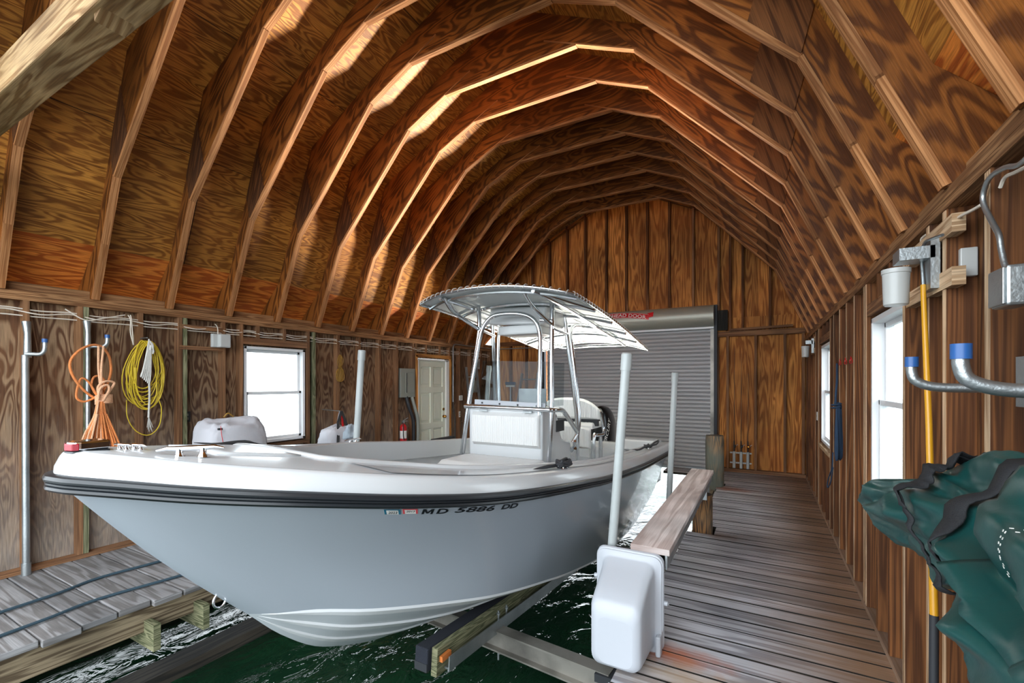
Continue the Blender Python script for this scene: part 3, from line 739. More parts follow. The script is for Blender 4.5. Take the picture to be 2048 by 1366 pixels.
# non-skid panels let into the deck, foredeck hatch
for sg in (-1, 1):
    rows = []
    for i in range(26):
        y = 1.62 + i * .1; bi = interp(y, OY, OB) + .05; bo = cap_in(y) - .03
        if bo - bi < .03: continue
        rows.append([deck_pt(y, bi + (bo - bi) * j / 3, sg) + Vector((0, 0, .003)) for j in range(4)])
    MB().grid(rows if sg < 0 else [r[::-1] for r in rows]).build('nonskid_panel', M['nonskid'], boat, True)
rows = [[deck_pt(y, abs(b), 1 if b > 0 else -1) + Vector((0, 0, .006)) for b in [(-.30 + .06 * k) * w for k in range(11)]] for y, w in ((1.12, .72), (1.2, .80), (1.3, .9), (1.42, 1.0), (1.48, 1.0))]
MB().grid(rows).build('anchor_hatch', M['gel'], boat, True, solid=.012)
# casting platform step inside the bow
# bow light, cleats, stem eye
bl = MB(); c0 = deck_pt(.80, 0, 1)
path = [(-.05, .71), (-.042, .69), (0, .68), (.042, .69), (.05, .71), (.055, .80), (-.055, .80)]
base = [Vector((BX + x, y, c0.z - .012)) for x, y in path]
mb = MB().prism(base, (0, 0, .022), (0, 1, 0)); lb = mb.build('bow_light', M['rub'], boat, bevel=.004)
MB().prism([Vector((BX + x * .9, y + .004, c0.z + .01)) for x, y in path], (0, 0, .036), (0, 1, 0)).build('light_housing', M['chrome'], lb, bevel=.008)
MB().prism([Vector((BX + x * .93, y - .002, c0.z + .012)) for x, y in path[:5]] , (0, 0, .027), (1, 0, 0)).build('light_lens', M['redlens'], lb, bevel=.003)
def cleat(c, d, L=.2, par=boat, mat='chrome'):
    c = Vector(c); d = Vector(d).normalized(); u = Vector((0, 0, 1)); mb = MB()
    k = L / .2; P = [c + d * (x * k) + u * (z * k) for x, z in ((-.10, .028), (-.07, .034), (-.03, .032), (.03, .032), (.07, .034), (.10, .028))]
    mb.tube(P, [.004 * k, .008 * k, .010 * k, .010 * k, .008 * k, .004 * k])
    for s in (-.035, .035):
        mb.tube([c + d * s * k, c + d * s * k + u * .006 * k, c + d * s * k + u * .014 * k, c + d * s * k + u * .032 * k], [.018 * k, .016 * k, .011 * k, .011 * k])
    return mb.build('cleat', M[mat], par, True)
cleat(deck_pt(.86, .0, -1) + Vector((0, 0, .002)), (1, .1, 0), .13)
cleat(deck_pt(.91, .0, -1) + Vector((0, 0, .002)), (1, .1, 0), .13)
cleat(deck_pt(1.0, .25, 1) + Vector((0, 0, .0)), (.62, .78, 0), .24)
cleat(deck_pt(3.02, 1.10, 1), (0, 1, 0), .2); cleat(deck_pt(5.9, 1.07, 1), (0, 1, 0), .2)
cleat(deck_pt(3.05, 1.10, -1), (0, 1, 0), .2); cleat(deck_pt(6.0, 1.07, -1), (0, 1, 0), .2)
e = at(452, 1196, X=BX)
MB().tube([e + Vector((0, .03 * math.cos(a) - .03, .035 * math.sin(a))) for a in [k * math.pi / 8 for k in range(16)]], .006, closed=True).build('bow_eye', M['chrome'], boat, True)
# seam of the gunwale moulding near the guide post
# registration lettering and decals follow the side of the bow
def on_hull(u, v):
    """u metres aft, v metres below the rub rail, on the starboard bow"""
    a = u; s = (a / 6.45) ** (1 / 1.25)
    p = hull_pt(s, 0); q = hull_pt(s, .5); L = (q - p).length
    t = .5 * v / L
    P = hull_pt(s, t); dx = hull_pt(s + .004, t) - P; dt = hull_pt(s, t + .01) - P
    n = dx.cross(dt).normalized()
    if n.x < 0: n = -n
    return P + n * .003
def text_mesh(s, shear=0, bold=.0):
    cu = bpy.data.curves.new('lettering', 'FONT'); cu.body = s; cu.size = 1; cu.shear = shear; cu.offset = bold; cu.resolution_u = 3
    o = bpy.data.objects.new('lettering', cu); COL.objects.link(o)
    dg = bpy.context.evaluated_depsgraph_get(); me = o.evaluated_get(dg).to_mesh()
    vs = [v.co.copy() for v in me.vertices]; fs = [tuple(p.vertices) for p in me.polygons]
    o.to_mesh_clear(); bpy.data.objects.remove(o); bpy.data.curves.remove(cu)
    return vs, fs
def hull_text(s, u0, u1, v0, v1, mat, name, par=hull, shear=.3, drop=0, bold=.02):
    vs, fs = text_mesh(s, shear, bold)
    x0 = min(p.x for p in vs); x1 = max(p.x for p in vs); z0 = min(p.y for p in vs); z1 = max(p.y for p in vs)
    out = [on_hull(u0 + (u1 - u0) * (p.x - x0) / (x1 - x0), v1 + (v0 - v1) * (p.y - z0) / (z1 - z0)) for p in vs]
    mb = MB(); mb.add(out, fs); return mb.build(name, M[mat], par)

# lettering on the bow and the two square decals
P0 = at(845, 1022, X=-1.35)
def m_glyph(u0, u1, v0, v1):
    G = [(0, 0), (.22, 0), (.22, .58), (.42, .12), (.58, .12), (.78, .58), (.78, 0), (1, 0), (1, 1), (.74, 1), (.5, .42), (.26, 1), (0, 1)]
    T = [(0, 1, 2, 12), (12, 2, 11), (2, 3, 10, 11), (3, 4, 10), (4, 5, 9, 10), (5, 8, 9), (5, 6, 7, 8)]
    mb = MB(); mb.add([on_hull(u0 + (u1 - u0) * (x + .22 * y), v1 + (v0 - v1) * y) for x, y in G], T); return mb.build('registration_letters', M['letter'], hull)
m_glyph(1.04, 1.10, .078, .124)
hull_text('D', 1.118, 1.19, .077, .123, 'letter', 'registration_letters', bold=.03)
hull_text('5886', 1.225, 1.50, .070, .118, 'letter', 'registration_numbers', bold=.02)
hull_text('DD', 1.545, 1.69, .070, .114, 'letter', 'registration_letters', bold=.04)
def decal(u0, u1, v0, v1, mat, lines):
    fr = .008; mb = MB()
    for a, b, c, d in ((u0, u1, v0, v0 + fr), (u0, u0 + .010, v0, v1), (u1 - .010, u1, v0, v1)):
        mb.grid([[on_hull(a + (b - a) * i / 4 , c + (d - c) * j) for j in (0, 1)] for i in range(5)])
    o = mb.build('square_decal', M[mat], hull)
    mb = MB(); mb.grid([[on_hull(u0 + (u1 - u0) * i / 4, v0 + (v1 - v0) * j) - Vector((.001, 0, 0)) for j in (0, 1)] for i in range(5)]); mb.build('decal_field', M['white'], hull)
decal(.866, .940, .078, .122, 'teal', 0); decal(.950, 1.024, .074, .118, 'pinkred', 0)
hull_text('2023', .882, .925, .096, .118, 'letter', 'decal_print', bold=.02)
hull_text('2013', .966, 1.01, .088, .104, 'letter', 'decal_print', bold=.02)

# ---------------------------------------------------------------- console
def bpt(px, py, y): return at(px, py, Y=y)
cl, cr_ = -2.77, -1.90
con = MB()
def cbox(pts2, x0, x1, mb):
    """side outline (y,z) pushed across the boat"""
    mb.prism([(x0, y, z) for y, z in pts2], (x1 - x0, 0, 0), (0, 0, 1)); return mb
cbox([(4.02, .28), (4.02, 1.345), (4.12, 1.36), (4.34, 1.34), (4.42, 1.20), (4.55, .98), (4.80, .92), (4.86, .25)], cl, cr_, con)
console = con.build('console', M['gel'], boat, bevel=.03, segs=3, smooth=True)
def cushion(x0, x1, y, z0, z1, th, name, par, ribs=30, mat='vinyl', tilt=0, dome=0):
    """upright stitched pad facing the bow"""
    rows = []; n = ribs * 4
    for i in range(n + 1):
        u = i / n; x = x0 + (x1 - x0) * u
        e = min(1, min(u, 1 - u) * (x1 - x0) / .03); ed = math.sqrt(max(0, 1 - (1 - e) ** 2))
        d = th * (.45 + .55 * ed) - .006 * abs(math.cos(math.pi * u * ribs)) ** 6 * ed
        r = []
        top = z1 - dome * (abs(2 * u - 1) ** 3)
        for k in range(11):
            v = k / 10; ev = min(1, min(v, 1 - v) * (top - z0) / .03); evd = math.sqrt(max(0, 1 - (1 - ev) ** 2))
            r.append(Vector((x, y - d * evd + tilt * v, z0 + (top - z0) * v)))
        rows.append(r)
    mb = MB().grid(rows[::-1]); back = [[Vector((p.x, y + tilt * (k / 10) + .012, p.z)) for k, p in enumerate(r)] for r in rows]
    mb.grid(back)
    for a, b in ((rows[0], back[0]), (rows[-1], back[-1])): mb.grid([a, b])
    mb.grid([[r[0] for r in rows], [r[0] for r in back]]); mb.grid([[r[-1] for r in rows], [r[-1] for r in back]])
    return mb.build(name, M[mat], par, True, angle=50)
pad = cushion(-2.705, -1.915, 4.02, .935, 1.285, .055, 'backrest_pad', console)
for x in (-2.56, -2.04): MB().box((x, 3.985, 1.298), (.10, .012, .016)).build('pad_hinge', M['galv'], console)
# seat in front of the console
seat = MB().box((-2.30, 3.76, .54), (.86, .50, .42)).build('forward_seat_box', M['gel'], console, bevel=.03)
def slab(x0, x1, y0, y1, z, th, name, par, mat='vinyl', ribs=16):
    rows = []; n = ribs * 4
    for i in range(n + 1):
        u = i / n; x = x0 + (x1 - x0) * u; ed = math.sqrt(max(0, 1 - (1 - min(1, min(u, 1 - u) * (x1 - x0) / .05)) ** 2)); r = []
        for k in range(13):
            v = k / 12; ev = math.sqrt(max(0, 1 - (1 - min(1, min(v, 1 - v) * (y1 - y0) / .05)) ** 2))
            cu = .05 * (1 - abs(2 * u - 1) ** 2.5) * (1 - v)
            r.append(Vector((x, y0 + (y1 - y0) * v - cu, z + th * (.5 + .5 * ed * ev) - .004 * abs(math.cos(math.pi * u * ribs)) ** 6 * ed * ev)))
        rows.append(r)
    mb = MB().grid(rows); low = [[Vector((p.x, p.y, z)) for p in r] for r in rows]; mb.grid([r[::-1] for r in low])
    for a, b in ((rows[0], low[0]), (rows[-1], low[-1])): mb.grid([a, b])
    mb.grid([[r[0] for r in rows], [r[0] for r in low]]); mb.grid([[r[-1] for r in rows], [r[-1] for r in low]])
    return mb.build(name, M[mat], par, True, angle=60)
slab(-2.76, -1.83, 3.47, 3.99, .76, .085, 'seat_cushion', console, ribs=20)
# windshield with its mounting strip
w0 = [at(940, 806, Y=4.10), at(1080, 815, Y=4.10)]; w1 = [at(962, 724, Y=4.16), at(1087, 724, Y=4.16)]
ws = MB()
LB = Vector((-2.70, 4.08, 1.37)); RB = Vector((-1.90, 4.08, 1.345)); LT = Vector((-2.68, 4.12, 1.83)); RT = Vector((-1.885, 4.12, 1.80))
ex = Vector((.03, .42, 0)); exl = Vector((-.03, .42, 0))
rows = [[LB + exl + Vector((0, 0, 0)), LT + exl * .9], [LB + exl * .12, LT + exl * .12], [LB + Vector((.03, 0, 0)), LT + Vector((.03, 0, 0))], [RB - Vector((.03, 0, 0)), RT - Vector((.03, 0, 0))], [RB + ex * .12, RT + ex * .12], [RB + ex, RT + ex * .9]]
ws.grid(rows).build('windshield', M['acrylic'], console, solid=.006)
st = MB().bar(LB + Vector((-.02, -.01, .005)), RB + Vector((.02, -.01, .005)), .02, .07); sto = st.build('windshield_strip', M['cover'], console, bevel=.004)
for k in range(4): MB().lathe([(.010, 0), (.010, .005), (0, .007)], LB.lerp(RB, .1 + .27 * k) + Vector((0, -.021, .008)), (0, -1, 0), 12).build('strip_screw', M['letter'], sto)
MB().box((-2.17, 4.36, 1.44), (.33, .012, .17)).build('printed_sheet', M['chart'], console)
w = MB(); wc = Vector((-2.15, 4.56, 1.22)); wn = Vector((0, .8, .6)).normalized(); wx = Vector((1, 0, 0)); wy = wn.cross(wx)
w.tube([wc + (wx * math.cos(a) + wy * math.sin(a)) * .17 for a in [k * math.pi / 16 for k in range(32)]], .012, closed=True)
for a in (0.5, 2.6, 4.7): w.tube([wc - wn * .03, wc + (wx * math.cos(a) + wy * math.sin(a)) * .17], .007)
w.tube([wc - wn * .14, wc - wn * .02], .025); w.build('steering_wheel', M['chrome'], console, True)
# dash recess and throttle
MB().box((-1.893, 4.47, 1.13), (.01, .20, .12)).build('dash_shelf', M['rubber'], console)
mb = MB().tube([(-1.88, 4.78, .82), (-1.84, 4.76, .86)], .03).tube([(-1.86, 4.78, .86), (-1.80, 4.66, .95)], .016)
mb.build('rod_holder', M['alu'], console, True)

# ---------------------------------------------------------------- T-top
tt = MB()
TR = .0235
def tp(pts, y): return [at(a, b, Y=(c[0] if c else y)) for a, b, *c in pts]
frame = bpy.data.objects.new('t_top_frame', None)
def part(mb, name, mat, parent, **k): return mb.build(name, mat, parent, True, **k)
YF, YR = 4.05, 5.0
legs = [
 ('front_leg', [(1104, 600, 4.12), (1104, 640, 4.10), (1103, 740, 4.08), (1103, 817), (1097, 930)]),
 ('front_leg', [(957, 612, 4.12), (958, 660, 4.10), (947, 740, 4.08), (938, 811), (923, 909), (918, 935)]),
 ('windshield_hoop', [(926, 905, 4.02), (932, 850, 4.02), (940, 790, 4.03), (952, 720, 4.05), (960, 675, 4.06), (968, 652, 4.06), (982, 635, 4.06), (998, 629, 4.06), (1025, 627, 4.06), (1046, 629, 4.06), (1062, 635, 4.06), (1074, 648, 4.06), (1080, 672, 4.06), (1080, 720, 4.05), (1078, 790, 4.03), (1078, 830, 4.02)]),
 ('console_rail', [(930, 812, 4.0), (1000, 815, 4.0), (1078, 819, 4.0), (1104, 820, 4.02), (1122, 820, 4.25), (1131, 828, 4.5), (1154, 863, 4.95)]),
 ('rear_leg', [(1126, 614, 4.8), (1131, 645, 4.82), (1137, 700, 4.86), (1150, 800, 4.95), (1154, 850, 5.0), (1155, 930, 5.0)]),
 ('rear_leg', [(1163, 652, 5.3), (1150, 651, 5.15), (1142, 660, 5.05), (1142, 680, 5.02), (1150, 750, 5.02), (1158, 830, 5.02), (1155, 870, 5.02)]),
 ('rear_leg', [(985, 640, 4.75), (987, 700, 4.8), (989, 760, 4.9), (991, 850, 5.0)]),
 ('rear_leg', [(1006, 655, 5.1), (998, 665, 5.02), (996, 690, 5.0), (997, 760, 5.0), (999, 850, 5.0)]),
]
tframe = bpy.data.objects.new('t_top_frame', None); COL.objects.link(tframe); tframe.parent = boat
for nm, pts in legs:
    P = smooth_path(tp(pts, 4.05), 5)
    part(MB().tube(P, TR if nm != 'console_rail' else TR * 1.05, 12), nm, M['alu'], tframe)
for a, b in (((1104, 655, 4.08), (1134, 668, 4.83)), ((958, 658, 4.08), (989, 672, 4.8)), ((1080, 640, 4.06), (1104, 642, 4.08)), ((1104, 617, 4.1), (1128, 625, 4.8)), ((1155, 868, 5.0), (1145, 885, 4.95))):
    part(MB().tube([at(a[0], a[1], Y=a[2]), at(b[0], b[1], Y=b[2])], TR * .8, 10), 'cross_brace', M['alu'], tframe)
for pts in ([(888, 594, 3.55), (894, 606, 3.62), (905, 622, 3.75), (925, 637, 3.9), (957, 658, 4.08)], [(1046, 580, 3.6), (1051, 590, 3.65), (1060, 605, 3.75), (1078, 626, 3.92), (1104, 650, 4.1)]):
    part(MB().tube(smooth_path(tp(pts, 4), 5), TR * .85, 10), 'curved_strut', M['alu'], tframe)
# canopy: a cambered, laced sheet on its tube rim
TF, TB, TXC, THW = 3.47, 6.55, -2.25, .82
def can(u, v):
    """u 0 front..1 back, v -1..1 across"""
    ins = 0
    y0 = TF + .16 * abs(v) ** 3; y = y0 + (TB - y0) * u
    z = 2.50 - .085 * u * (TB - TF) - .02 * (u ** 2) * 3.0 - .085 * v * v - .03 * (1 - u) ** 6 + (.05 * (1 - v * v) * u)
    return Vector((TXC + THW * v * (1 - .02 * u), y, z - .02 * v))
rows = [[can(i / 24, -1 + j / 10) for j in range(21)] for i in range(25)]
canopy = MB().grid(rows).build('canopy', M['canvas'], tframe, True, solid=.006)
edge = [can(0, -1 + j / 16) for j in range(33)] + [can(i / 40, 1) for i in range(1, 41)] + [can(1, 1 - j / 16) for j in range(1, 33)] + [can(1 - i / 40, -1) for i in range(1, 40)]
dz = Vector((0, 0, -.012))
cen = Vector((TXC, (TF + TB) / 2, 2.3))
rim_ = [p + (p - cen).normalized() * .03 + dz for p in edge]
part(MB().tube(rim_, .016, 10, closed=True), 'canopy_rim', M['alu'], tframe)
lace = MB(); acc = 0
pts = rim_ + [rim_[0]]
for a, b in zip(pts[:-1], pts[1:]):
    L0 = (b - a).length; d = (b - a) / L0; s = .055 - acc
    while s < L0:
        c = a + d * s; o = (c - cen); o.z = 0; o = (o - d * o.dot(d)).normalized(); u = Vector((0, 0, 1))
        lace.tube([c + o * (.027 * math.cos(t) - .010) + u * .025 * math.sin(t) + d * .012 * (t - 1.5) for t in [-.6 + .55 * k for k in range(8)]], .0035, 5)
        s += .075
    acc = (acc + L0) % .075
part(lace, 'lacing', M['whiterope'], canopy)
for v in (-.62, .62):
    part(MB().tube([can(i / 14, v) + Vector((0, 0, -.035)) for i in range(0, 15)], TR * .75, 8), 'roof_rail', M['alu'], tframe)
for u in (.04, .22, .42, .62, .80):
    part(MB().tube([can(u, -1 + j / 8) + Vector((0, 0, -.03)) for j in range(17)], TR * .7, 8), 'roof_bow', M['alu'], tframe)
for sg in (-1, 1): part(MB().tube([can(.04, .62 * sg) + dz * 2, can(.22, .98 * sg) + dz * 2], TR * .6, 8), 'roof_diagonal', M['alu'], tframe)
# rear hand loop under the canopy
part(MB().tube(smooth_path([can(.5, .6) + dz * 4, can(.9, .66) + Vector((0, 0, -.05)), can(.97, .5) + Vector((0, 0, -.06)), can(.97, 0) + Vector((0, 0, -.10)), can(.97, -.6) + Vector((0, 0, -.06)), can(.6, -.6) + dz * 4], 6), TR * .8, 8), 'rear_loop', M['alu'], tframe)
# electronics box
eb = MB(); a_, b_ = Vector((-2.68, 4.25, 2.235)), Vector((-1.98, 4.25, 2.20))
eb.prism([a_, b_, b_ + Vector((0, .06, .20)), a_ + Vector((0, .06, .20))], (0, .55, 0)); ebo = eb.build('electronics_box', M['gel'], tframe, bevel=.03, segs=3)
MB().box((-2.32, 4.50, 2.165), (.5, .4, .10)).build('box_lid', M['liner'], ebo, bevel=.02)
c = can(.05, 0)
dl = MB().lathe([(.05, 0), (.055, .015), (.05, .028), (0, .032)], at(947, 591, Y=3.72) + Vector((0, 0, -.012)), (0, 0, 1)).build('dome_light', M['gel'], tframe, True)
MB().lathe([(.028, 0), (.03, .03), (.02, .034), (.018, .05), (.034, .052), (.034, .075), (0, .082)], can(.16, .02) + Vector((0, 0, 0)), (0, 0, 1), 16).build('anchor_light', M['letter'], tframe, True)

# ---------------------------------------------------------------- leaning post seat
lp = bpy.data.objects.new('leaning_post', None); COL.objects.link(lp); lp.parent = boat
YP = 5.75
cushion(-2.76, -1.87, YP, 1.10, 1.385, .05, 'backrest', lp, ribs=26, dome=.16)
cushion(-2.72, -1.96, YP - .10, .72, 1.04, .07, 'seat_front', lp, ribs=20, dome=.05)
slab(-2.74, -1.94, YP - .1, YP + .34, .98, .08, 'seat_top', lp, ribs=16)
MB().box((-2.32, YP + .03, 1.06), (.84, .05, .10)).build('back_board', M['rubber'], lp)
for sg in (-1, 1):
    x = -2.33 + sg * .36
    for y in (YP - .05, YP + .32):
        part(MB().tube([(x, y, .22), (x, y, .80)], .022, 10), 'post_leg', M['alu'], lp)
    x = -2.33 + sg * .44
    part(MB().tube(smooth_path([(x, YP - .18, .20), (x, YP - .18, .86), (x, YP - .08, .90), (x + sg * .03, YP + .1, .90), (x, YP + .22, .96), (x - sg * .02, YP + .12, 1.2)], 5), .022, 10), 'arm_rail', M['alu'], lp)
    part(MB().tube([(x, YP + .1, .20), (x, YP + .1, .90)], .024, 10), 'post_leg', M['alu'], lp)

# ---------------------------------------------------------------- outboard
ob = bpy.data.objects.new('outboard_motor', None); COL.objects.link(ob); ob.parent = boat
MX, MY = -2.30, 7.25
secs = [(.30, .10, .16, -.02), (.42, .155, .24, 0), (.56, .175, .29, .02), (.74, .18, .31, .03), (.92, .165, .29, .02), (1.05, .135, .24, -.02), (1.13, .09, .17, -.06), (1.165, .03, .08, -.09)]
rows = []
for z, hw, hl, dy in secs:
    rows.append([Vector((MX + hw * math.copysign(abs(math.cos(t)) ** .7, math.cos(t)), MY + dy + hl * math.copysign(abs(math.sin(t)) ** .8, math.sin(t)), z + .04)) for t in [k * math.pi / 14 for k in range(28)]])
cow = MB().grid(rows, cu=True).add([rows[-1][k] for k in range(28)], [tuple(range(28))]) or None
mb = MB().grid(rows, cu=True); mb.add(rows[-1], [tuple(range(28))]); cowl = mb.build('engine_cowl', M['black'], ob, True, angle=60)
mb = MB().box((MX, MY, .08), (.20, .30, .50)).box((MX, MY - .03, -.45), (.09, .26, .8)); mb.build('midsection', M['black'], ob, bevel=.03)
MB().box((MX, MY + .02, -.52), (.32, .40, .015)).build('cavitation_plate', M['black'], ob)
MB().box((MX, MY - .22, .25), (.22, .14, .36)).build('mounting_bracket', M['rubber'], ob, bevel=.02)
vs, fs = text_mesh('MERCURY', .15, .01)
x0 = min(p.x for p in vs); x1 = max(p.x for p in vs)
# rises along the side of the cowl
pa = Vector((MX + .0, MY - .27, .42)); out = []
for p in vs:
    u = (p.x - x0) / (x1 - x0); v = p.y
    z = .53 + .46 * u + v * .05; t = -math.pi / 2 + .45 + .75 * u - v * .32
    zz = z; hw = interp(zz - .04, [q[0] for q in secs], [q[1] for q in secs]); hl = interp(zz - .04, [q[0] for q in secs], [q[2] for q in secs]); dy = interp(zz - .04, [q[0] for q in secs], [q[3] for q in secs])
    cx = hw * math.copysign(abs(math.cos(t)) ** .7, math.cos(t)) * 1.02; cy = hl * math.copysign(abs(math.sin(t)) ** .8, math.sin(t)) * 1.02
    out.append(Vector((MX + cx, MY + dy + cy, zz)))
mb = MB(); mb.add(out, fs); mb.build('cowl_lettering', M['white'], cowl)

# ---------------------------------------------------------------- lines coiled on the cleats
def line_on(c, n, label, mat='rubber', r=.012, tail=None, sz=.07):
    P = []
    for k in range(n * 12):
        t = k / 12 * 2 * math.pi
        P.append(Vector(c) + Vector((.4 * sz * math.cos(t) + .01 * math.sin(3 * t), sz * 1.2 * math.sin(t) + .012 * math.sin(2.3 * t), .018 + .014 * k / 12 + .008 * math.sin(2 * t + k))))
    if tail: P = smooth_path([Vector(c) + Vector(q) for q in tail], 6) + P
    o = MB().tube(P, r, 7).build('dock_line', M[mat], None, True); tag(o, label, 'rope'); return o
line_on(deck_pt(3.02, 1.10, 1), 3, 'black dock line wound on the near gunwale cleat amidships', tail=[(-.12, -.38, .012), (-.08, -.30, .03), (-.05, -.18, .035), (-.03, -.08, .03), (.02, .0, .05)])
line_on(deck_pt(5.9, 1.07, 1), 2, 'black dock line on the near gunwale cleat towards the stern', tail=[(-.10, -.75, .012), (-.06, -.6, .05), (-.03, -.35, .03), (0, -.1, .04), (.04, .3, .02), (-.02, .75, .012), (0, .3, .03)])
rows = [[deck_pt(1.62 + .045 * i, .72 + .06 * j + .03 * math.sin(i), -1) + Vector((0, 0, .006 + .035 * math.exp(-((i - 5) / 3) ** 2 - ((j - 2) / 1.6) ** 2))) for j in range(6)] for i in range(12)]
tag(MB().grid(rows).build('folded_cloth', M['blackcloth'], None, True, solid=.004), 'small crumpled black cloth lying on the far side deck of the boat', 'cloth')
tag(MB().box(deck_pt(4.45, 1.10, -1) + Vector((0, 0, .022)), (.07, .40, .03)).build('black_strap_bundle', M['blackcloth'], None, bevel=.01), 'flat black bundle on the far gunwale below the pale door', 'bundle')

MB().box((-1.62, 6.85, .66), (.50, .30, .16)).build('stern_quarter_box', M['gel'], boat, bevel=.02)

# ================================================================== boat lift
from mathutils import noise as mnoise
PIT = -.077
for i, (y, lab) in enumerate(((0, 'galvanised cradle beam crossing under the bow end of the boat'), (2.6, 'galvanised cradle beam crossing under the stern end of the boat'))):
    p1 = at(1205, 1336, Z=-.22); p2 = at(906, 1221, Z=-.22); d = (p1 - p2).normalized()
    a = p2 - d * 1.65; b = p1 + d * .06; o = Vector((0, y, PIT * y))
    h = .15; n = Vector((0, 0, 1))
    t = thing('cradle_beam', lab, 'steel beam', (a + b) / 2 + o - Vector((0, 0, h)), 'cradle beams of the boat lift')
    for nm, dz_, w, th in (('top_flange', -.006, .10, .012), ('bottom_flange', -h + .006, .10, .012)):
        MB().bar(a + o + n * dz_, b + o + n * dz_, w, th).build(nm, M['galvbeam'], t)
    MB().bar(a + o - n * h / 2, b + o - n * h / 2, .012, h - .024).build('beam_web', M['galvbeam'], t)
    if i == 0:
        MB().box(b + o + Vector((-.03, 0, -.03)), (.12, .13, .05)).build('cable_shoe', M['rubber'], t)
for sg, lab in ((1, 'carpeted bunk and green board under the near side of the boat'), (-1, 'carpeted bunk under the far side of the boat')):
    s = at(842, 1318, Y=2.15); dx = 0 if sg > 0 else -(s.x - BX) * 2 + .0
    s.x += dx; Lb = 3.9; e = s + Vector((.02, Lb, PIT * Lb))
    t = thing('lift_bunk', lab, 'bunk board', s + Vector((0, Lb / 2, -.2)), 'bunks of the boat lift')
    MB().bar(s, e, .10, .14).build('carpeted_board', M['carpet'], t, bevel=.008)
    MB().box(s + Vector((0, -.002, -.045)), (.096, .006, .05)).build('carpet_end_flap', M['rubber'], t)
    ox = Vector((.078 * sg, .03, -.015))
    MB().bar(s + ox, e + ox, .045, .17).build('backing_board', M['treated'], t, bevel=.004)
    ox = Vector((.118 * sg, .10, -.015))
    MB().bar(s + ox + Vector((0, 0, -.06)), e + ox + Vector((0, 0, -.06)), .03, .012).build('angle_foot', M['galv'], t)
    MB().bar(s + ox + Vector((.02 * sg, 0, -.03)), e + ox + Vector((.02 * sg, 0, -.03)), .008, .09).build('angle_web', M['galv'], t)
    if sg > 0: MB().box(s + Vector((.105, .10, .0)), (.035, .09, .035)).build('orange_chock', M['orangeblock'], t)
    for y in (.72, .84):
        c = s + Vector((.125 * sg, y, PIT * y))
        MB().lathe([(.007, -.30), (.007, .035), (.014, .036), (.014, .048), (.006, .05), (.006, .065), (0, .066)], c, (0, 0, 1), 12).build('hanger_bolt', M['galv'], t, True)
# right-hand lift beam with its weathered plank and gear cover
q = [at(1262, 1088, Z=.42), at(1333, 1104, Z=.42), at(1430, 939, Z=.42), at(1390, 937, Z=.42)]
x0, x1, ya, yb = -.705, -.475, 2.76, 5.5
t = thing('lift_beam', 'long lift beam capped with a weathered grey plank beside the boat', 'lift beam', ((x0 + x1) / 2, (ya + yb) / 2, .2))
MB().box(((x0 + x1) / 2, (ya + yb) / 2, .591), (x1 - x0, yb - ya, .038)).build('cap_plank', M['plank'], t, bevel=.004)
MB().box((x1 - .025, (ya + yb) / 2, .525), (.012, yb - ya - .06, .09)).build('beam_side', M['galv'], t)
MB().box((x0 + .04, (ya + yb) / 2, .525), (.012, yb - ya - .06, .09)).build('beam_side', M['galv'], t)
MB().box(((x0 + x1) / 2, (ya + yb) / 2, .475), (.15, yb - ya - .06, .014)).build('beam_flange', M['galv'], t)
for y in (5.15, 5.4): MB().box((-.56, y, .42), (.10, .012, .14)).build('bracket_plate', M['galv'], t)
t2 = thing('gear_cover', 'white plastic gear cover on the near end of the lift beam', 'cover', (-.70, 2.6, 0))
def rbox(x0, x1, z0, z1, r, n=5):
    P = []
    for cx, cz, a in ((x1 - r, z1 - r, 0), (x0 + r, z1 - r, 90), (x0 + r, z0 + r, 180), (x1 - r, z0 + r, 270)):
        for k in range(n + 1):
            th = math.radians(a + 90 * k / n); P.append((cx + r * math.cos(th), cz + r * math.sin(th)))
    return P
fx0, fx1, fz0, fz1 = -.90, -.515, .004, .565
rows = []
for ins, dy, top in ((-.01, .0, 0), (0, -.02, 0), (.0, -.035, 0), (.03, -.04, 0), (.040, -.05, .0), (.044, -.12, .035), (.047, -.22, .085), (.050, -.30, .125), (.060, -.325, .14), (.095, -.332, .175)):
    R = rbox(fx0 + ins, fx1 - ins, fz0 + ins * .4 - (.0 if dy < -.045 else 0), fz1 - ins - top, .05)
    rows.append([Vector((x, 2.76 + dy * 1.0, z)) for x, z in R])
mb = MB().grid(rows, cu=True); mb.add(rows[-1], [tuple(range(len(rows[-1])))[::-1]]); mb.build('cover_shell', M['cover'], t2, True, angle=70)
MB().tube([Vector((x, 2.745, z)) for x, z in rbox(fx0, fx1, fz0 + .10, fz1, .05)], .012, 8, closed=True).build('cover_lip', M['cover'], t2, True)
MB().box((fx1 - .012, 2.71, fz0 + .06), (.03, .06, .12)).build('cover_latch', M['cover'], t2, bevel=.01)
for x, z in ((fx1 + .012, .30), (fx0 - .006, .38)): MB().lathe([(.014, 0), (.014, .02), (.006, .022), (0, .03)], (x, 2.745, z), (1 if x > -.7 else -1, 0, 0), 12).build('wing_nut', M['cover'], t2, True)

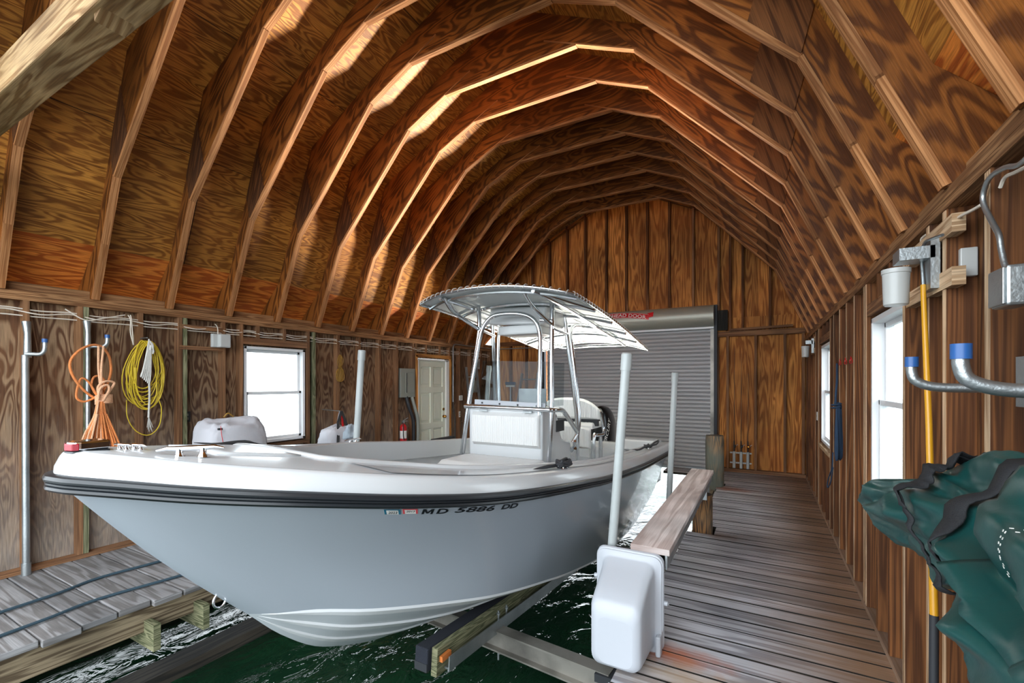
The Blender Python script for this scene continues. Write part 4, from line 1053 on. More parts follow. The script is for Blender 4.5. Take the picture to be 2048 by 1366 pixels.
# guide posts ----------------------------------------------------------------------
def guide_post(top, bot, lab, r=.036):
    top, bot = Vector(top), Vector(bot); d = (top - bot).normalized()
    t = thing('guide_post', lab, 'guide post', bot, 'white pipe guide posts')
    MB().tube([bot, top - d * .10], r, 20).build('post_pipe', M['pvc'], t, True)
    MB().tube([top - d * .11, top - d * .008, top], [r + .006, r + .006, r - .002], 20).build('post_cap', M['pvc'], t, True)
a = at(1254, 706, Y=2.83); b = at(1225, 1080, Y=2.83); guide_post(a, a + (b - a) * 1.64, 'white pipe guide post rising behind the gear cover', .028)
a = at(1350, 745, Y=5.35); b = at(1338, 1000, Y=5.35); guide_post(a, a + (b - a) * 1.45, 'white pipe guide post beside the stern of the boat, near side', .031)
a = at(724, 700, Y=3.42); b = at(713, 880, Y=3.42); guide_post(a, a + (b - a) * 2.3, 'white pipe guide post beyond the boat, left of the fuse box', .034)
a = at(978, 731, Y=6.3); b = at(970, 860, Y=6.3); guide_post(a, a + (b - a) * 2.2, 'white pipe guide post seen through the windshield')
# left-hand lift beam behind the boat
t = thing('lift_beam', 'lift beam on the far side of the boat, hidden below its gunwale', 'lift beam', (-4.0, 4.9, .2))
MB().box((-4.03, 5.1, .401), (.23, 3.4, .038)).build('cap_plank', M['plank'], t)
MB().box((-4.03, 5.1, .33), (.13, 3.3, .10)).build('beam_side', M['galv'], t)

# pilings ---------------------------------------------------------------------------
def piling(x, y, top, r, lab):
    rows = []; N = 28; zs = [-2.5 + (top + 2.5) * k / 40 for k in range(41)]
    for z in zs:
        rr = []
        for k in range(N):
            a = 2 * math.pi * k / N; q_ = mnoise.noise(Vector((math.cos(a) * 2 + x, math.sin(a) * 2, z * 1.2)))
            rad = r * (1 + .07 * q_) * (1 if z < top - .03 else .93)
            rr.append(Vector((x + rad * math.cos(a), y + rad * math.sin(a), z)))
        rows.append(rr)
    mb = MB().grid(rows, cu=True)
    mb.uv = [[(u * .06, v * .035) for u, v in f] for f in mb.uv]
    mb.add(rows[-1], [tuple(range(N))])
    o = mb.build('piling', M['piling'], None, True); tag(o, lab, 'piling', 'pilings along the right deck'); return o
piling(-.565, 5.27, .385, .105, 'short dark piling under the lift beam, nearer of the two')
piling(-.64, 7.62, .77, .135, 'stout weathered piling standing above the deck beyond the lift beam')

# ================================================================== left wall
def hook(base, out, rise, r, name, parent, label=None):
    """flattened pipe arm that ends in an upturned, blue-capped tip"""
    b = Vector(base); o = Vector(out)
    P = smooth_path([b, b + o * .3, b + o * .75, b + o * .95 + Vector((0, 0, rise * .2)), b + o + Vector((0, 0, rise * .55)), b + o + Vector((0, 0, rise))], 5)
    h = MB().tube(P, r, 14).build(name, M['galv'], parent, True)
    MB().tube([P[-1] - Vector((0, 0, .022)), P[-1] + Vector((0, 0, .008))], r + .003, 14).build('blue_tip', M['bluecap'], h, True)
    return h
t = thing('pipe_rack', 'tall galvanised pipe rack with one blue tipped hook, leftmost on the left wall', 'pipe rack', (-5.33, 1.30, 0), 'pipe racks on the left wall')
MB().tube([(-5.33, 1.305, .06), (-5.33, 1.30, 1.82)], .024, 14).build('upright_pipe', M['galv'], t, True)
MB().tube([(-5.33, 1.305, .0), (-5.33, 1.305, .10)], .03, 14).build('pipe_foot', M['galv'], t, True)
MB().tube([(-5.34, 1.315, 1.80), (-5.34, 1.315, 2.0), (-5.35, 1.31, 2.10)], [.026, .022, .030], 12).build('strap_end', M['galv'], t, True)
hook((-5.33, 1.305, 1.83), (.10, .085, 0), .12, .016, 'rack_hook', t)
t = thing('pipe_rack', 'galvanised pipe rack with a blue tipped hook that carries the orange rope', 'pipe rack', (-5.345, 1.70, 1.0), 'pipe racks on the left wall')
MB().tube([(-5.345, 1.70, 1.0), (-5.345, 1.70, 1.92)], .018, 14).build('upright_pipe', M['galv'], t, True)
MB().tube([(-5.345, 1.70, 1.90), (-5.345, 1.70, 2.05), (-5.35, 1.695, 2.15)], [.024, .020, .030], 12).build('strap_end', M['galv'], t, True)
hook((-5.345, 1.70, 1.92), (.13, .095, 0), .10, .016, 'rack_hook', t)

hk = Vector((-5.24, 1.79, 1.935))
def wp(px, py, X=-5.24): return at(px, py, X=X)
t = thing('orange_rope', 'thick orange rope gathered in a knotted hank on the second hook', 'rope', wp(200, 880))
def ropes(name, paths, mat, r, parent):
    for P in paths:
        MB().tube(smooth_path(P, 7), r, 8).build(name, M[mat], parent, True)
ropes('big_loop', [[wp(205, 693), wp(185, 690), wp(160, 700), wp(141, 722), wp(144, 748), wp(165, 778), wp(190, 797), wp(203, 803, -5.2)],
                   [wp(205, 693), wp(218, 712), wp(222, 740), wp(216, 765), wp(206, 785), wp(203, 803, -5.2)]], 'orange', .0105, t)
ropes('small_loop', [[wp(200, 800, -5.22), wp(178, 765), wp(163, 757), wp(155, 775), wp(153, 795), wp(165, 803), wp(180, 800), wp(198, 790, -5.21)],
                     [wp(200, 800, -5.22), wp(184, 775), wp(186, 757), wp(196, 752), wp(208, 760), wp(205, 785, -5.2)]], 'orange', .0085, t)
ropes('hanging_strand', [[wp(197, 692, -5.2), wp(197, 735, -5.19), wp(200, 765, -5.19), wp(202, 800, -5.19)], [wp(207, 692, -5.2), wp(203, 735, -5.18), wp(203, 765, -5.18), wp(203, 800, -5.18)]], 'orangepale', .009, t)
kp = []
for k in range(70):
    a = k / 12 * 2 * math.pi; z = 1.475 - .075 * k / 70 + .008 * math.sin(a)
    kp.append(Vector((-5.20 + .045 * math.sin(a), 1.765 + .055 * math.cos(a), z)))
MB().tube(kp, .0105, 8).build('knot_wraps', M['orangepale'], t, True)
ropes('knot_bight', [[wp(200, 800, -5.16), wp(196, 775, -5.15), wp(210, 763, -5.15), wp(228, 765, -5.16), wp(224, 775, -5.15), wp(210, 795, -5.15)],
                     [wp(196, 800, -5.15), wp(200, 778, -5.14), wp(214, 770, -5.14), wp(218, 780, -5.14), wp(206, 802, -5.15)]], 'orangepale', .010, t)
rr = random.Random(3)
for k in range(20):
    u = k / 19; xb = 160 + 72 * u; j = rr.uniform(-3, 3); X_ = -5.22 + .07 * rr.random()
    P = [wp(201 + (u - .5) * 12, 803, X_), wp(200 + (u - .5) * 26, 835, X_ + .01), wp(200 + (xb - 200) * .75 + j, 870, X_), wp(xb + j, 905, X_), wp(xb + j + rr.uniform(-4, 4), 925, X_ + .03), wp(xb + j + 8, 900, X_ + .02), wp(202 + (u - .5) * 22, 828, X_ + .02)]
    MB().tube(smooth_path(P, 5), .0072, 7).build('hank_strand', M['orange'] if k % 3 else M['orangepale'], t, True)
t = thing('yellow_extension_cord', 'yellow extension cord coiled in a long oval on the left wall', 'cord', wp(292, 865, -5.3))
pr = random.Random(5)
for k in range(15):
    P = []; cyy = 2.11 + pr.uniform(-.02, .02); wdt = .155 + pr.uniform(-.055, .035); low = 1.385 + pr.uniform(-.06, .16); tw = pr.uniform(-.03, .03)
    for i in range(30):
        a = 2 * math.pi * i / 30; s_ = math.sin(a)
        z = (low + 2.0) / 2 + (2.0 - low) / 2 * math.cos(a)
        w_ = wdt * (.55 + .45 * (1 - (z - low) / (2.0 - low)) ** .5)
        P.append(Vector((-5.30 + .035 * pr.random() * .3 + .003 * k, cyy + w_ * s_ + tw * math.cos(a), z)))
    MB().tube(P, .0048, 6, closed=True).build('cord_turn', M['yellow'], t, True)
MB().tube(smooth_path([wp(253, 800, -5.27), wp(255, 835, -5.27), wp(272, 862, -5.27), wp(298, 870, -5.27), wp(318, 852, -5.27), wp(323, 820, -5.27), wp(318, 800, -5.27)], 6), .0045, 6).build('low_loop', M['yellow'], t, True)
MB().tube([wp(270, 735, -5.26), wp(271, 757, -5.26)], .013, 10).build('cord_plug', M['yellow'], t, True)
MB().tube([(-5.38, 2.113, 2.03), (-5.25, 2.113, 2.03)], .006, 6).build('hanging_nail', M['galv'], t)
t = thing('white_rope', 'frayed white rope hanging through the yellow extension cord', 'rope', wp(298, 860, -5.24))
for k in range(6):
    u = (k - 2.5) / 6
    MB().tube(smooth_path([wp(298, 678, -5.25), wp(297 + u * 9, 705, -5.24), wp(294 + u * 17, 735, -5.24), wp(290 + u * 20, 752 + 22 * (u + .4), -5.24), wp(293 + u * 20, 748, -5.23), wp(299 + u * 8, 700, -5.23)], 5), .0055, 7).build('rope_bight', M['whiterope'], t, True)
MB().tube(smooth_path([wp(302, 690, -5.235), wp(298, 740, -5.235), wp(299, 790, -5.25), wp(297, 835, -5.25)], 5), .009, 8).build('rope_tail', M['whiterope'], t, True)
for k in range(7): MB().tube([wp(297, 833, -5.25), wp(294 + k * 2, 855 + (k % 3) * 4, -5.25)], .0022, 4).build('frayed_strand', M['whiterope'], t)
for k in range(3): MB().tube(smooth_path([wp(300, 682, -5.22), wp(304 + k, 690, -5.22), wp(308 - k, 704 + k * 2, -5.22)], 4), .006, 6).build('rope_end', M['whiterope'], t, True)
t = thing('tan_cord', 'small tan cord bundled on a nail right of the left window', 'cord', wp(685, 765, -5.34))
for k in range(8):
    u = k / 8 - .45; P = []
    for i in range(20):
        a = 2 * math.pi * i / 20; P.append(Vector((-5.34 + .01 * math.sin(a * 2 + k), 4.49 + .10 * u * 1.6 * math.sin(a) + .0, 1.70 + .10 * math.cos(a))))
    MB().tube(P, .0045, 6, closed=True).build('lower_turn', M['tan'], t, True)
for k in range(5):
    u = k / 5 - .4; P = [Vector((-5.34 + .008 * math.sin(i + k), 4.49 + .05 * u * 2 * math.sin(2 * math.pi * i / 16) + .02 * u, 1.90 + .09 * math.cos(2 * math.pi * i / 16))) for i in range(16)]
    MB().tube(P, .0045, 6, closed=True).build('upper_turn', M['tan'], t, True)
MB().tube([Vector((-5.34 + .022 * math.cos(a), 4.49 + .03 * math.sin(a), 1.80 + .002 * a)) for a in [k * .6 for k in range(20)]], .0045, 6).build('binding_wrap', M['tan'], t, True)

# cables stapled along the top of the left wall
def cable(pts, r, mat, lab, smoothk=5):
    o = MB().tube(smooth_path(pts, smoothk), r, 6).build('electric_cable', M[mat], None, True); tag(o, lab, 'cable', 'electric cables along the top of the walls'); return o
for (z, sag, dy, lab) in ((2.215, .012, 0, 'white electric cable, upper of the straight runs along the left wall'), (2.155, .004, .1, 'white electric cable, lower straight run along the left wall'), (2.20, .03, .3, 'slack white electric cable looping between studs on the left wall')):
    P = []; y = .8
    while y < 8.8:
        P += [(XL - .02, y, z), (XL - .015 + .03 * (sag > .02), y + .2, z - sag)]; y += .4
    cable(P, .0058, 'wire', lab)
cable([wp(130, 618, -5.36), wp(170, 640, -5.34), wp(205, 637, -5.34), wp(250, 630, -5.36)], .006, 'wire', 'cream cable end drooping beside the second pipe rack')
for k in (0, 1): cable([wp(256 + 5 * k, 630, -5.37), wp(261 + 2 * k, 640, -5.36), wp(261 + k * 4, 665, -5.36), wp(267, 690, -5.37)], .005, 'wire', ['white cable dropping left of the yellow cord, left of the pair', 'white cable dropping left of the yellow cord, right of the pair'][k])
cable([at(430, 648, X=-5.33), at(435, 655, X=-5.33), at(436, 668, X=-5.33)], .005, 'wire', 'white cable feeding the small wall box')
# small wall box carried on two rails
t = thing('junction_box', 'pale square light box on two rails left of the left window', 'junction box', (-5.33, 2.85, 1.96))
MB().box((XL - .01, 2.67, 2.19), (.02, .44, .045)).build('upper_rail', M['stud'], t)
MB().box((XL - .01, 2.67, 1.965), (.02, .44, .045)).build('lower_rail', M['stud'], t)
MB().box((-5.345, 2.80, 2.06), (.05, .10, .15)).build('box_body', M['ceramic'], t, bevel=.006)
MB().box((-5.30, 2.86, 2.06), (.06, .12, .15)).build('box_cover', M['ceramic'], t, bevel=.012)
def outlet(x, y, z, lab, w=.07, h=.115, sg=1, n=2, ax='x', mat='white'):
    t = thing('wall_outlet', lab, 'outlet', (x, y, z - h / 2))
    MB().box((x, y, z), (.008, w, h)).build('cover_plate', M[mat], t, bevel=.002)
    for k in range(n):
        MB().box((x + sg * .004, y, z + (k - (n - 1) / 2) * .04), (.006, .03, .028)).build('socket', M['grey'], t, bevel=.003)
    return t
outlet(XL - .085, 2.56, 1.22, 'dark electric outlet below the wall box, left of the white bag', mat='rubber')
outlet(XL + .006, 7.52, 1.27, 'pale switch plate right of the pale door', w=.12, h=.10)
outlet(XL + .006, 7.48, .94, 'narrow pale outlet low on the wall right of the pale door', w=.05, h=.12)

# white canvas bag under the window
def blob(name, mat, c, sx, sy, sz, seed, amp=.12, lab=None, cat=None, flat=.0, e=.55, parent=None):
    rows = []; n, m_ = 40, 56
    for i in range(n + 1):
        ph = -math.pi / 2 + math.pi * i / n; r = []
        for k in range(m_):
            a = 2 * math.pi * k / m_
            f = lambda v, p: math.copysign(abs(v) ** p, v)
            d = Vector((f(math.cos(ph), e) * f(math.cos(a), e), f(math.cos(ph), e) * f(math.sin(a), e), f(math.sin(ph), e * .9)))
            q_ = Vector((d.x * 1.2 + seed, d.y * 1.2, d.z * 1.2))
            w = 1 + amp * (mnoise.noise(q_ * 1.3) + .5 * abs(mnoise.noise(q_ * 2.8)) - .25 * abs(mnoise.noise(q_ * 6)))
            r.append(Vector(c) + Vector((d.x * sx * w, d.y * sy * w, d.z * sz * w)))
        rows.append(r)
    o = MB().grid(rows, cu=True).build(name, M[mat], parent, True, angle=80)
    if lab: tag(o, lab, cat)
    return o
t = thing('canvas_bag', 'large white canvas bag standing under the left window', 'bag', (-5.02, 2.78, .0))
blob('bag_body', 'cloth', (-5.02, 2.78, .585), .22, .30, .60, 3, .10, parent=t, e=.36)
MB().tube(smooth_path([(-4.79, 2.55, 1.15), (-4.77, 2.56, 1.0), (-4.78, 2.62, .8), (-4.78, 2.62, .6)], 5), .0035, 6).build('red_piping', M['red'], t)
MB().box((-4.80, 2.55, 1.12), (.03, .035, .02)).build('black_tab', M['blackcloth'], t)
MB().tube(smooth_path([(-5.05, 2.72, 1.22), (-5.04, 2.76, 1.26), (-5.05, 2.82, 1.22)], 4), .008, 6).build('bag_handle', M['tan'], t, True)
# boat tote with striped handles
t = thing('tote_bag', 'white canvas tote with navy and red straps hung by the guide post', 'tote bag', (-5.1, 4.27, .3))
blob('bag_body', 'cloth', (-5.12, 4.27, .66), .16, .25, .33, 9, .16, parent=t, e=.6)
def strap(pts, w, mat, nm, par, th=.004):
    P = [Vector(p) for p in pts]
    for i in range(len(P) - 1): pass
    rows = [[p + Vector((0, -w / 2, 0)), p + Vector((0, w / 2, 0))] for p in P]
    return MB().grid(rows).build(nm, M[mat], par, solid=th)
strap([at(683, 822, X=-5.05), at(676, 845, X=-5.03), at(677, 860, X=-5.0), at(676, 885, X=-4.94)], .045, 'rubber', 'navy_strap', t)
strap([at(683, 822, X=-5.06), at(690, 840, X=-5.05), at(697, 860, X=-5.04)], .04, 'rubber', 'navy_strap', t)
MB().tube([(-5.40, 4.235, 1.21), (-5.04, 4.235, 1.20)], .006, 6).build('hanging_nail', M['galv'], t)
strap([at(681, 822, X=-5.08), at(676, 845, X=-5.07), at(672, 868, X=-5.07)], .04, 'cloth', 'white_strap', t)
strap([at(684, 826, X=-5.07), at(685, 845, X=-5.06), at(688, 866, X=-5.06)], .03, 'red', 'red_strap', t)
blob('blue_cloth', 'paleblue', at(699, 866, X=-5.0), .08, .12, .11, 4, .35, parent=t, e=.8)
# fuse box, hoses, extinguisher
t = thing('fuse_box', 'grey green metal fuse box beside the pale door', 'fuse box', (-5.42, 5.96, 1.34))
MB().box((-5.41, 5.96, 1.58), (.07, .36, .50)).build('box_cover', M['grey'], t, bevel=.004)
dd = MB().box((-5.36, 5.99, 1.58), (.012, .22, .36)).build('box_door', M['grey'], t, bevel=.003)
MB().box((-5.352, 5.90, 1.58), (.006, .012, .34)).build('door_shadow_gap', M['letter'], dd)
MB().box((-5.350, 5.93, 1.56), (.008, .015, .05)).build('door_latch', M['grey'], dd)
for k, (ya, yb) in enumerate(((6.00, 6.10), (6.06, 6.13))):
    o = MB().tube(smooth_path([(-5.40, ya - .06 + .08 * k, 1.34), (-5.36, ya - .03 + .08 * k, 1.15), (-5.345, yb - .04 + .08 * k, .9), (-5.345, yb - .04 + .08 * k, .45), (-5.345, yb - .04 + .08 * k, .0)], 6), .03, 12).build('conduit_hose', M['rubber'] if k == 0 else M['grey'], None, True)
    tag(o, ['thick dark hose dropping from the fuse box', 'thick grey hose dropping from the fuse box beside the door casing'][k], 'hose', 'hoses below the fuse box')
t = thing('fire_extinguisher', 'red fire extinguisher hanging below the fuse box', 'fire extinguisher', (-5.33, 5.79, .52))
MB().lathe([(.045, 0), (.055, .01), (.058, .03), (.058, .32), (.05, .355), (.03, .375), (.018, .38), (.018, .40)], (-5.33, 5.79, .50), (0, 0, 1), 20).build('cylinder', M['red'], t, True)
MB().lathe([(.0585, .14), (.0590, .141), (.0590, .27), (.0585, .271)], (-5.33, 5.79, .50), (0, 0, 1), 20).build('paper_label', M['white'], t, True)
MB().box((-5.33, 5.79, .915), (.03, .035, .04)).build('valve', M['galv'], t)
MB().bar((-5.33, 5.79, .94), (-5.29, 5.86, .985), .02, .008).build('squeeze_handle', M['galv'], t)
MB().bar((-5.33, 5.79, .93), (-5.30, 5.86, .93), .02, .008).build('lower_handle', M['galv'], t)
MB().tube(smooth_path([(-5.32, 5.76, .91), (-5.28, 5.73, .88), (-5.28, 5.735, .7), (-5.28, 5.75, .62)], 5), .008, 8).build('discharge_hose', M['rubber'], t, True)
# conduit beyond the door
o = MB().tube([(-5.36, 7.24, 1.2), (-5.36, 7.24, 2.28), (-5.36, 7.27, 2.335), (-5.36, 7.33, 2.35), (-5.36, 8.70, 2.345), (-5.33, 8.82, 2.345), (-5.2, 8.84, 2.345), (-4.2, 8.84, 2.345)], .011, 10).build('steel_conduit', M['galv'], None, True)
tag(o, 'thin steel conduit running above the pale door towards the end wall', 'conduit')
o = MB().tube(smooth_path([(-5.36, 7.24, 1.2), (-5.35, 7.25, 1.0), (-5.36, 7.3, .8), (-5.36, 7.3, .1)], 5), .009, 8).build('black_cable', M['rubber'], None, True); tag(o, 'black cable running down the stud right of the pale door', 'cable')
t = thing('timer_box', 'small grey timer box high on the wall beyond the door', 'timer box', (-5.33, 8.0, 1.85))
MB().box((-5.33, 8.02, 1.98), (.08, .16, .22)).build('box_body', M['ceramic'], t, bevel=.006); MB().box((-5.285, 8.02, 1.97), (.012, .09, .12)).build('box_window', M['grey'], t)
t = thing('meter_box', 'grey electrical box on the wall behind the front T-top leg', 'electrical box', (-5.33, 7.92, 1.3))
MB().box((-5.34, 7.95, 1.5), (.08, .16, .26)).build('box_body', M['grey'], t, bevel=.006); MB().box((-5.297, 7.95, 1.5), (.01, .12, .2)).build('box_lid', M['grey'], t)
# ladder, brush and poles leaning in the far left corner
t = thing('aluminium_ladder', 'aluminium ladder leaning on the end wall, seen through the windshield', 'ladder', (-4.4, 8.6, 0))
for x in (-4.62, -4.23): MB().bar((x - .06, 8.32, 0), (x, 8.78, 1.78), .03, .065).build('side_rail', M['galv'], t)
for k in range(6): z = .25 + .28 * k; MB().tube([(-4.66 + .034 * z, 8.33 + .264 * z, z), (-4.27 + .034 * z, 8.33 + .264 * z, z)], .014, 8).build('rung', M['galv'], t, True)
t = thing('boat_brush', 'blue topped deck brush hung on the end wall left of the ladder', 'brush', (-4.98, 8.82, 1.45))
MB().box((-4.93, 8.80, 1.56), (.26, .06, .07)).build('brush_head', M['blueplastic'], t, bevel=.02)
MB().box((-4.93, 8.80, 1.505), (.22, .05, .04)).build('bristles', M['whiterope'], t, bevel=.01); MB().tube([(-4.93, 8.80, 1.49), (-4.93, 8.80, .0)], .012, 8).build('handle', M['pvc'], t, True)
t = thing('step_ladder', 'thin aluminium ladder against the left wall beyond the guide post', 'ladder', (-5.2, 7.8, 0))
for y, dx in ((7.55, 0), (7.9, .02)): MB().bar((-5.05 + dx, y, 0), (-5.30 + dx, y + .05, 1.9), .05, .025).build('side_rail', M['galv'], t)
for k in range(6): z = .2 + .3 * k; MB().tube([(-5.05 - .13 * z, 7.55 + .026 * z, z), (-5.03 - .13 * z, 7.9 + .026 * z, z)], .012, 8).build('rung', M['galv'], t, True)

# dock lines lying along the left deck
for pts, lab in (([(0, 1225), (120, 1185), (200, 1155), (345, 1115), (420, 1085)], 'navy rope stretched along the left deck, nearer the wall'), ([(0, 1272), (100, 1235), (200, 1197), (380, 1145), (460, 1112)], 'navy rope stretched along the left deck, nearer the water')):
    P = [at(a, b, Z=.014) for a, b in pts]; P = [P[0] - (P[1] - P[0]) * 1.5] + P + [P[-1] + Vector((.05, 2.2, 0))]
    for p in P: p.z = .014
    o = MB().tube(smooth_path(P, 5), .011, 8).build('deck_rope', M['navyrope'], None, True); tag(o, lab, 'rope')

# ================================================================== end wall things
t = thing('rod_rack', 'white three tube fishing rod rack low on the end wall', 'rod rack', (-.33, 8.86, .07))
for x in (-.434, -.324, -.218): MB().tube([(x, 8.855, .08), (x, 8.855, .37)], .024, 14).build('rod_tube', M['pvc'], t, True)
for z in (.17, .345): MB().box((-.33, 8.885, z), (.34, .016, .025)).build('cross_bar', M['pvc'], t)
for x, top, lab in ((-.434, 2.2, 'fishing rod in the left tube of the rod rack'), (-.324, 2.1, 'fishing rod in the middle tube of the rod rack'), (-.218, 1.75, 'fishing rod in the right tube of the rod rack')):
    t = thing('fishing_rod', lab, 'fishing rod', (x, 8.855, .30), 'fishing rods in the rack')
    MB().tube([(x, 8.855, .25), (x, 8.855, .56)], .010, 8).build('rod_grip', M['rubber'], t, True)
    MB().tube([(x, 8.855, .56), (x + .008, 8.87, top)], [.005, .002], 6).build('rod_blank', M['letter'], t, True)
    MB().lathe([(.022, -.02), (.03, -.018), (.022, -.01), (.022, .01), (.03, .018), (.022, .02)], (x + .01, 8.81, .47), (1, 0, 0), 14).build('reel', M['brass'] if x > -.25 else M['rubber'], t, True)
    MB().tube([(x + .03, 8.81, .47), (x + .05, 8.80, .50), (x + .065, 8.80, .50)], .004, 6).build('reel_handle', M['galv'], t, True)
# red ribbon sign on the door hood
def hood_pt(x, z): return Vector((x, interp(z, [2.64, 2.71, 2.81, 2.90, 2.96], [-.20, -.255, -.265, -.23, -.16]) + Y1 - .006, z))
sx0, sx1 = -2.90, -1.86
def ribbon(u): return 2.845 + .055 * math.sin(math.pi * u) - .03 * u
sgn = MB().grid([[hood_pt(sx0 + (sx1 - sx0) * i / 30, ribbon(i / 30) + v) for v in (-.055, 0, .055)] for i in range(31)]).build('door_sign', M['signred'], rd, True)
MB().grid([[hood_pt(sx1 - .03 + .11 * i / 4, ribbon(1) + .03 + v + .02 * i / 4) for v in (-.045, 0, .045)] for i in range(5)]).build('ribbon_tail', M['signred'], sgn)
MB().grid([[hood_pt(sx0 - .07 + .10 * i / 4, ribbon(0) + .02 + v) for v in (-.045, 0, .045)] for i in range(5)]).build('ribbon_tail', M['signred'], sgn)
vs, fs = text_mesh('OVERHEAD DOOR', 0, .015); tx0 = min(p.x for p in vs); tx1 = max(p.x for p in vs); tz1 = max(p.y for p in vs)
mb = MB(); mb.add([hood_pt(sx0 + .04 + (sx1 - sx0 - .09) * (p.x - tx0) / (tx1 - tx0), ribbon((p.x - tx0) / (tx1 - tx0)) - .032 + .066 * p.y / tz1) - Vector((0, .004, 0)) for p in vs], fs); mb.build('sign_lettering', M['white'], sgn)
for v in (-.046, .046): MB().tube([hood_pt(sx0 + (sx1 - sx0) * i / 30, ribbon(i / 30) + v) - Vector((0, .002, 0)) for i in range(31)], .0025, 4).build('sign_border', M['white'], sgn)

# ================================================================== right wall things
def jar_light(x, y, z, s, lab):
    t = thing('wall_light', lab, 'wall light', (x, y, z - .1), 'white cylinder wall lights')
    MB().box((XR + .012, y + .10 * s, z + .17 * s), (.04, .62 * s, .07)).build('upper_rail', M['stud_pale'], t)
    MB().box((XR + .012, y + .10 * s, z - .03 * s), (.04, .62 * s, .07)).build('lower_rail', M['stud_pale'], t)
    MB().box((XR - .02, y - .02, z + .05), (.03, .11, .20)).build('mounting_plate', M['galv'], t)
    MB().bar((XR - .02, y - .02, z + .10), (x, y - .02, z + .10), .11, .05).build('bracket_arm', M['galv'], t)
    MB().lathe([(.0, -.085), (.038, -.085), (.043, -.08), (.047, .05), (.050, .052), (.050, .07), (.0, .07)], (x, y - .02, z - .02), (0, 0, 1), 24).build('jar', M['ceramic'], t, True)
    MB().box((XR + .06, y - .10, z + .03), (.05, .09, .11)).build('back_box', M['ceramic'], t, bevel=.004)
jar_light(.50, 2.50, 2.03, 1, 'white cylinder wall light with galvanised bracket, nearer on the right wall')
jar_light(.53, 7.55, 2.05, .8, 'white cylinder wall light high in the far right corner')
# long pole with bent metal hook
t = thing('boat_hook', 'yellow fibreglass pole with a bent metal hook standing by the right wall', 'pole', (.58, 2.28, 0))
P = [Vector((.56, 2.24, .0)), at(1868, 1230, X=.575), at(1856, 760, X=.585), at(1846, 570, X=.59)]
MB().tube([at(1868, 1230, X=.575), at(1858, 850, X=.58), at(1846, 570, X=.59)], [.0135, .011, .009], 12).build('pole_shaft', M['pole'], t, True)
MB().tube([Vector((.56, 2.24, .0)), at(1868, 1230, X=.575)], .0145, 12).build('pole_butt', M['rubber'], t, True)
MB().tube(smooth_path([at(1846, 570, X=.59), at(1843, 520, X=.59), at(1844, 500, X=.585), at(1852, 483, X=.585), at(1868, 476, X=.59), at(1885, 470, X=.60)], 5), .006, 10).build('bent_hook', M['galv'], t, True)
# pipe hooks
for i, (y, x, lab) in enumerate(((1.78, .40, 'galvanised pipe hook with blue tip on the right wall, farther one'), (1.21, .348, 'galvanised pipe hook with blue tip on the right wall, nearer one'))):
    t = thing('pipe_hook', lab, 'pipe hook', (XR, y, 1.56), 'pipe hooks above the green tarpaulin')
    b = Vector((XR - .004, y, 1.58)); MB().box((XR - .003, y, 1.60), (.006, .05, .14)).build('wall_plate', M['galv'], t)
    hook(b, (x - XR, 0, .005), .082, .0135, 'hook_arm', t)
    # the lower arm that carries the bundle
    MB().tube([(XR - .004, y - (.02 if i else .2), 1.17), (.42, y - (.02 if i else .2), 1.165)], .012, 12).build('lower_arm', M['galv'], t, True)
# metal-clad cable and box
o = MB().tube(smooth_path([(.62, 1.55, 2.24)] + [at(a, b, X=.615) for a, b in ((2048, 322), (2010, 335), (1980, 355), (1967, 385), (1968, 410), (1985, 445), (1998, 470), (2003, 500), (2012, 535), (2034, 572))], 5), .0075, 10).build('armoured_cable', M['galv'], None, True)
tag(o, 'grey armoured cable curving down to the metal box at the right edge', 'cable')
t = thing('metal_box', 'galvanised electrical box at the right edge of the right wall', 'electrical box', (.60, 1.74, 1.80))
MB().box((.60, 1.75, 1.86), (.055, .10, .11)).build('box_body', M['galv'], t, bevel=.008); MB().box((.570, 1.75, 1.86), (.006, .09, .10)).build('box_lid', M['galv'], t, bevel=.002)
for pts, lab in (([(1908, 440), (1925, 430), (1945, 420), (1962, 410)], 'cream cable passing through a bored stud on the right wall'), ([(2001, 375), (2010, 355), (2030, 345), (2060, 330)], 'cream cable looping at the top right edge of the picture'), ([(1845, 500), (1843, 480), (1852, 470), (1872, 462), (1885, 450)], 'cream cable looping above the nearer wall light')):
    cable([at(a, b, X=.645 if i else .62) for a, b in pts], .0055, 'wire', lab)
# red wire rings
for k, (px, py) in enumerate(((1702, 720), (1691, 722), (1680, 724))):
    c = at(px, py, X=.625); o = MB().tube([c + Vector((.004 * math.sin(2 * a), .035 * math.cos(a), .028 * math.sin(a))) for a in [j * math.pi / 9 for j in range(18)]], .003, 6, closed=True).build('red_wire_ring', M['red'], None, True)
    tag(o, ['red wire ring on the right wall, nearest of three', 'red wire ring on the right wall, middle of three', 'red wire ring above the blue rope, farthest of three'][k], 'wire ring', 'red wire rings on the right wall')
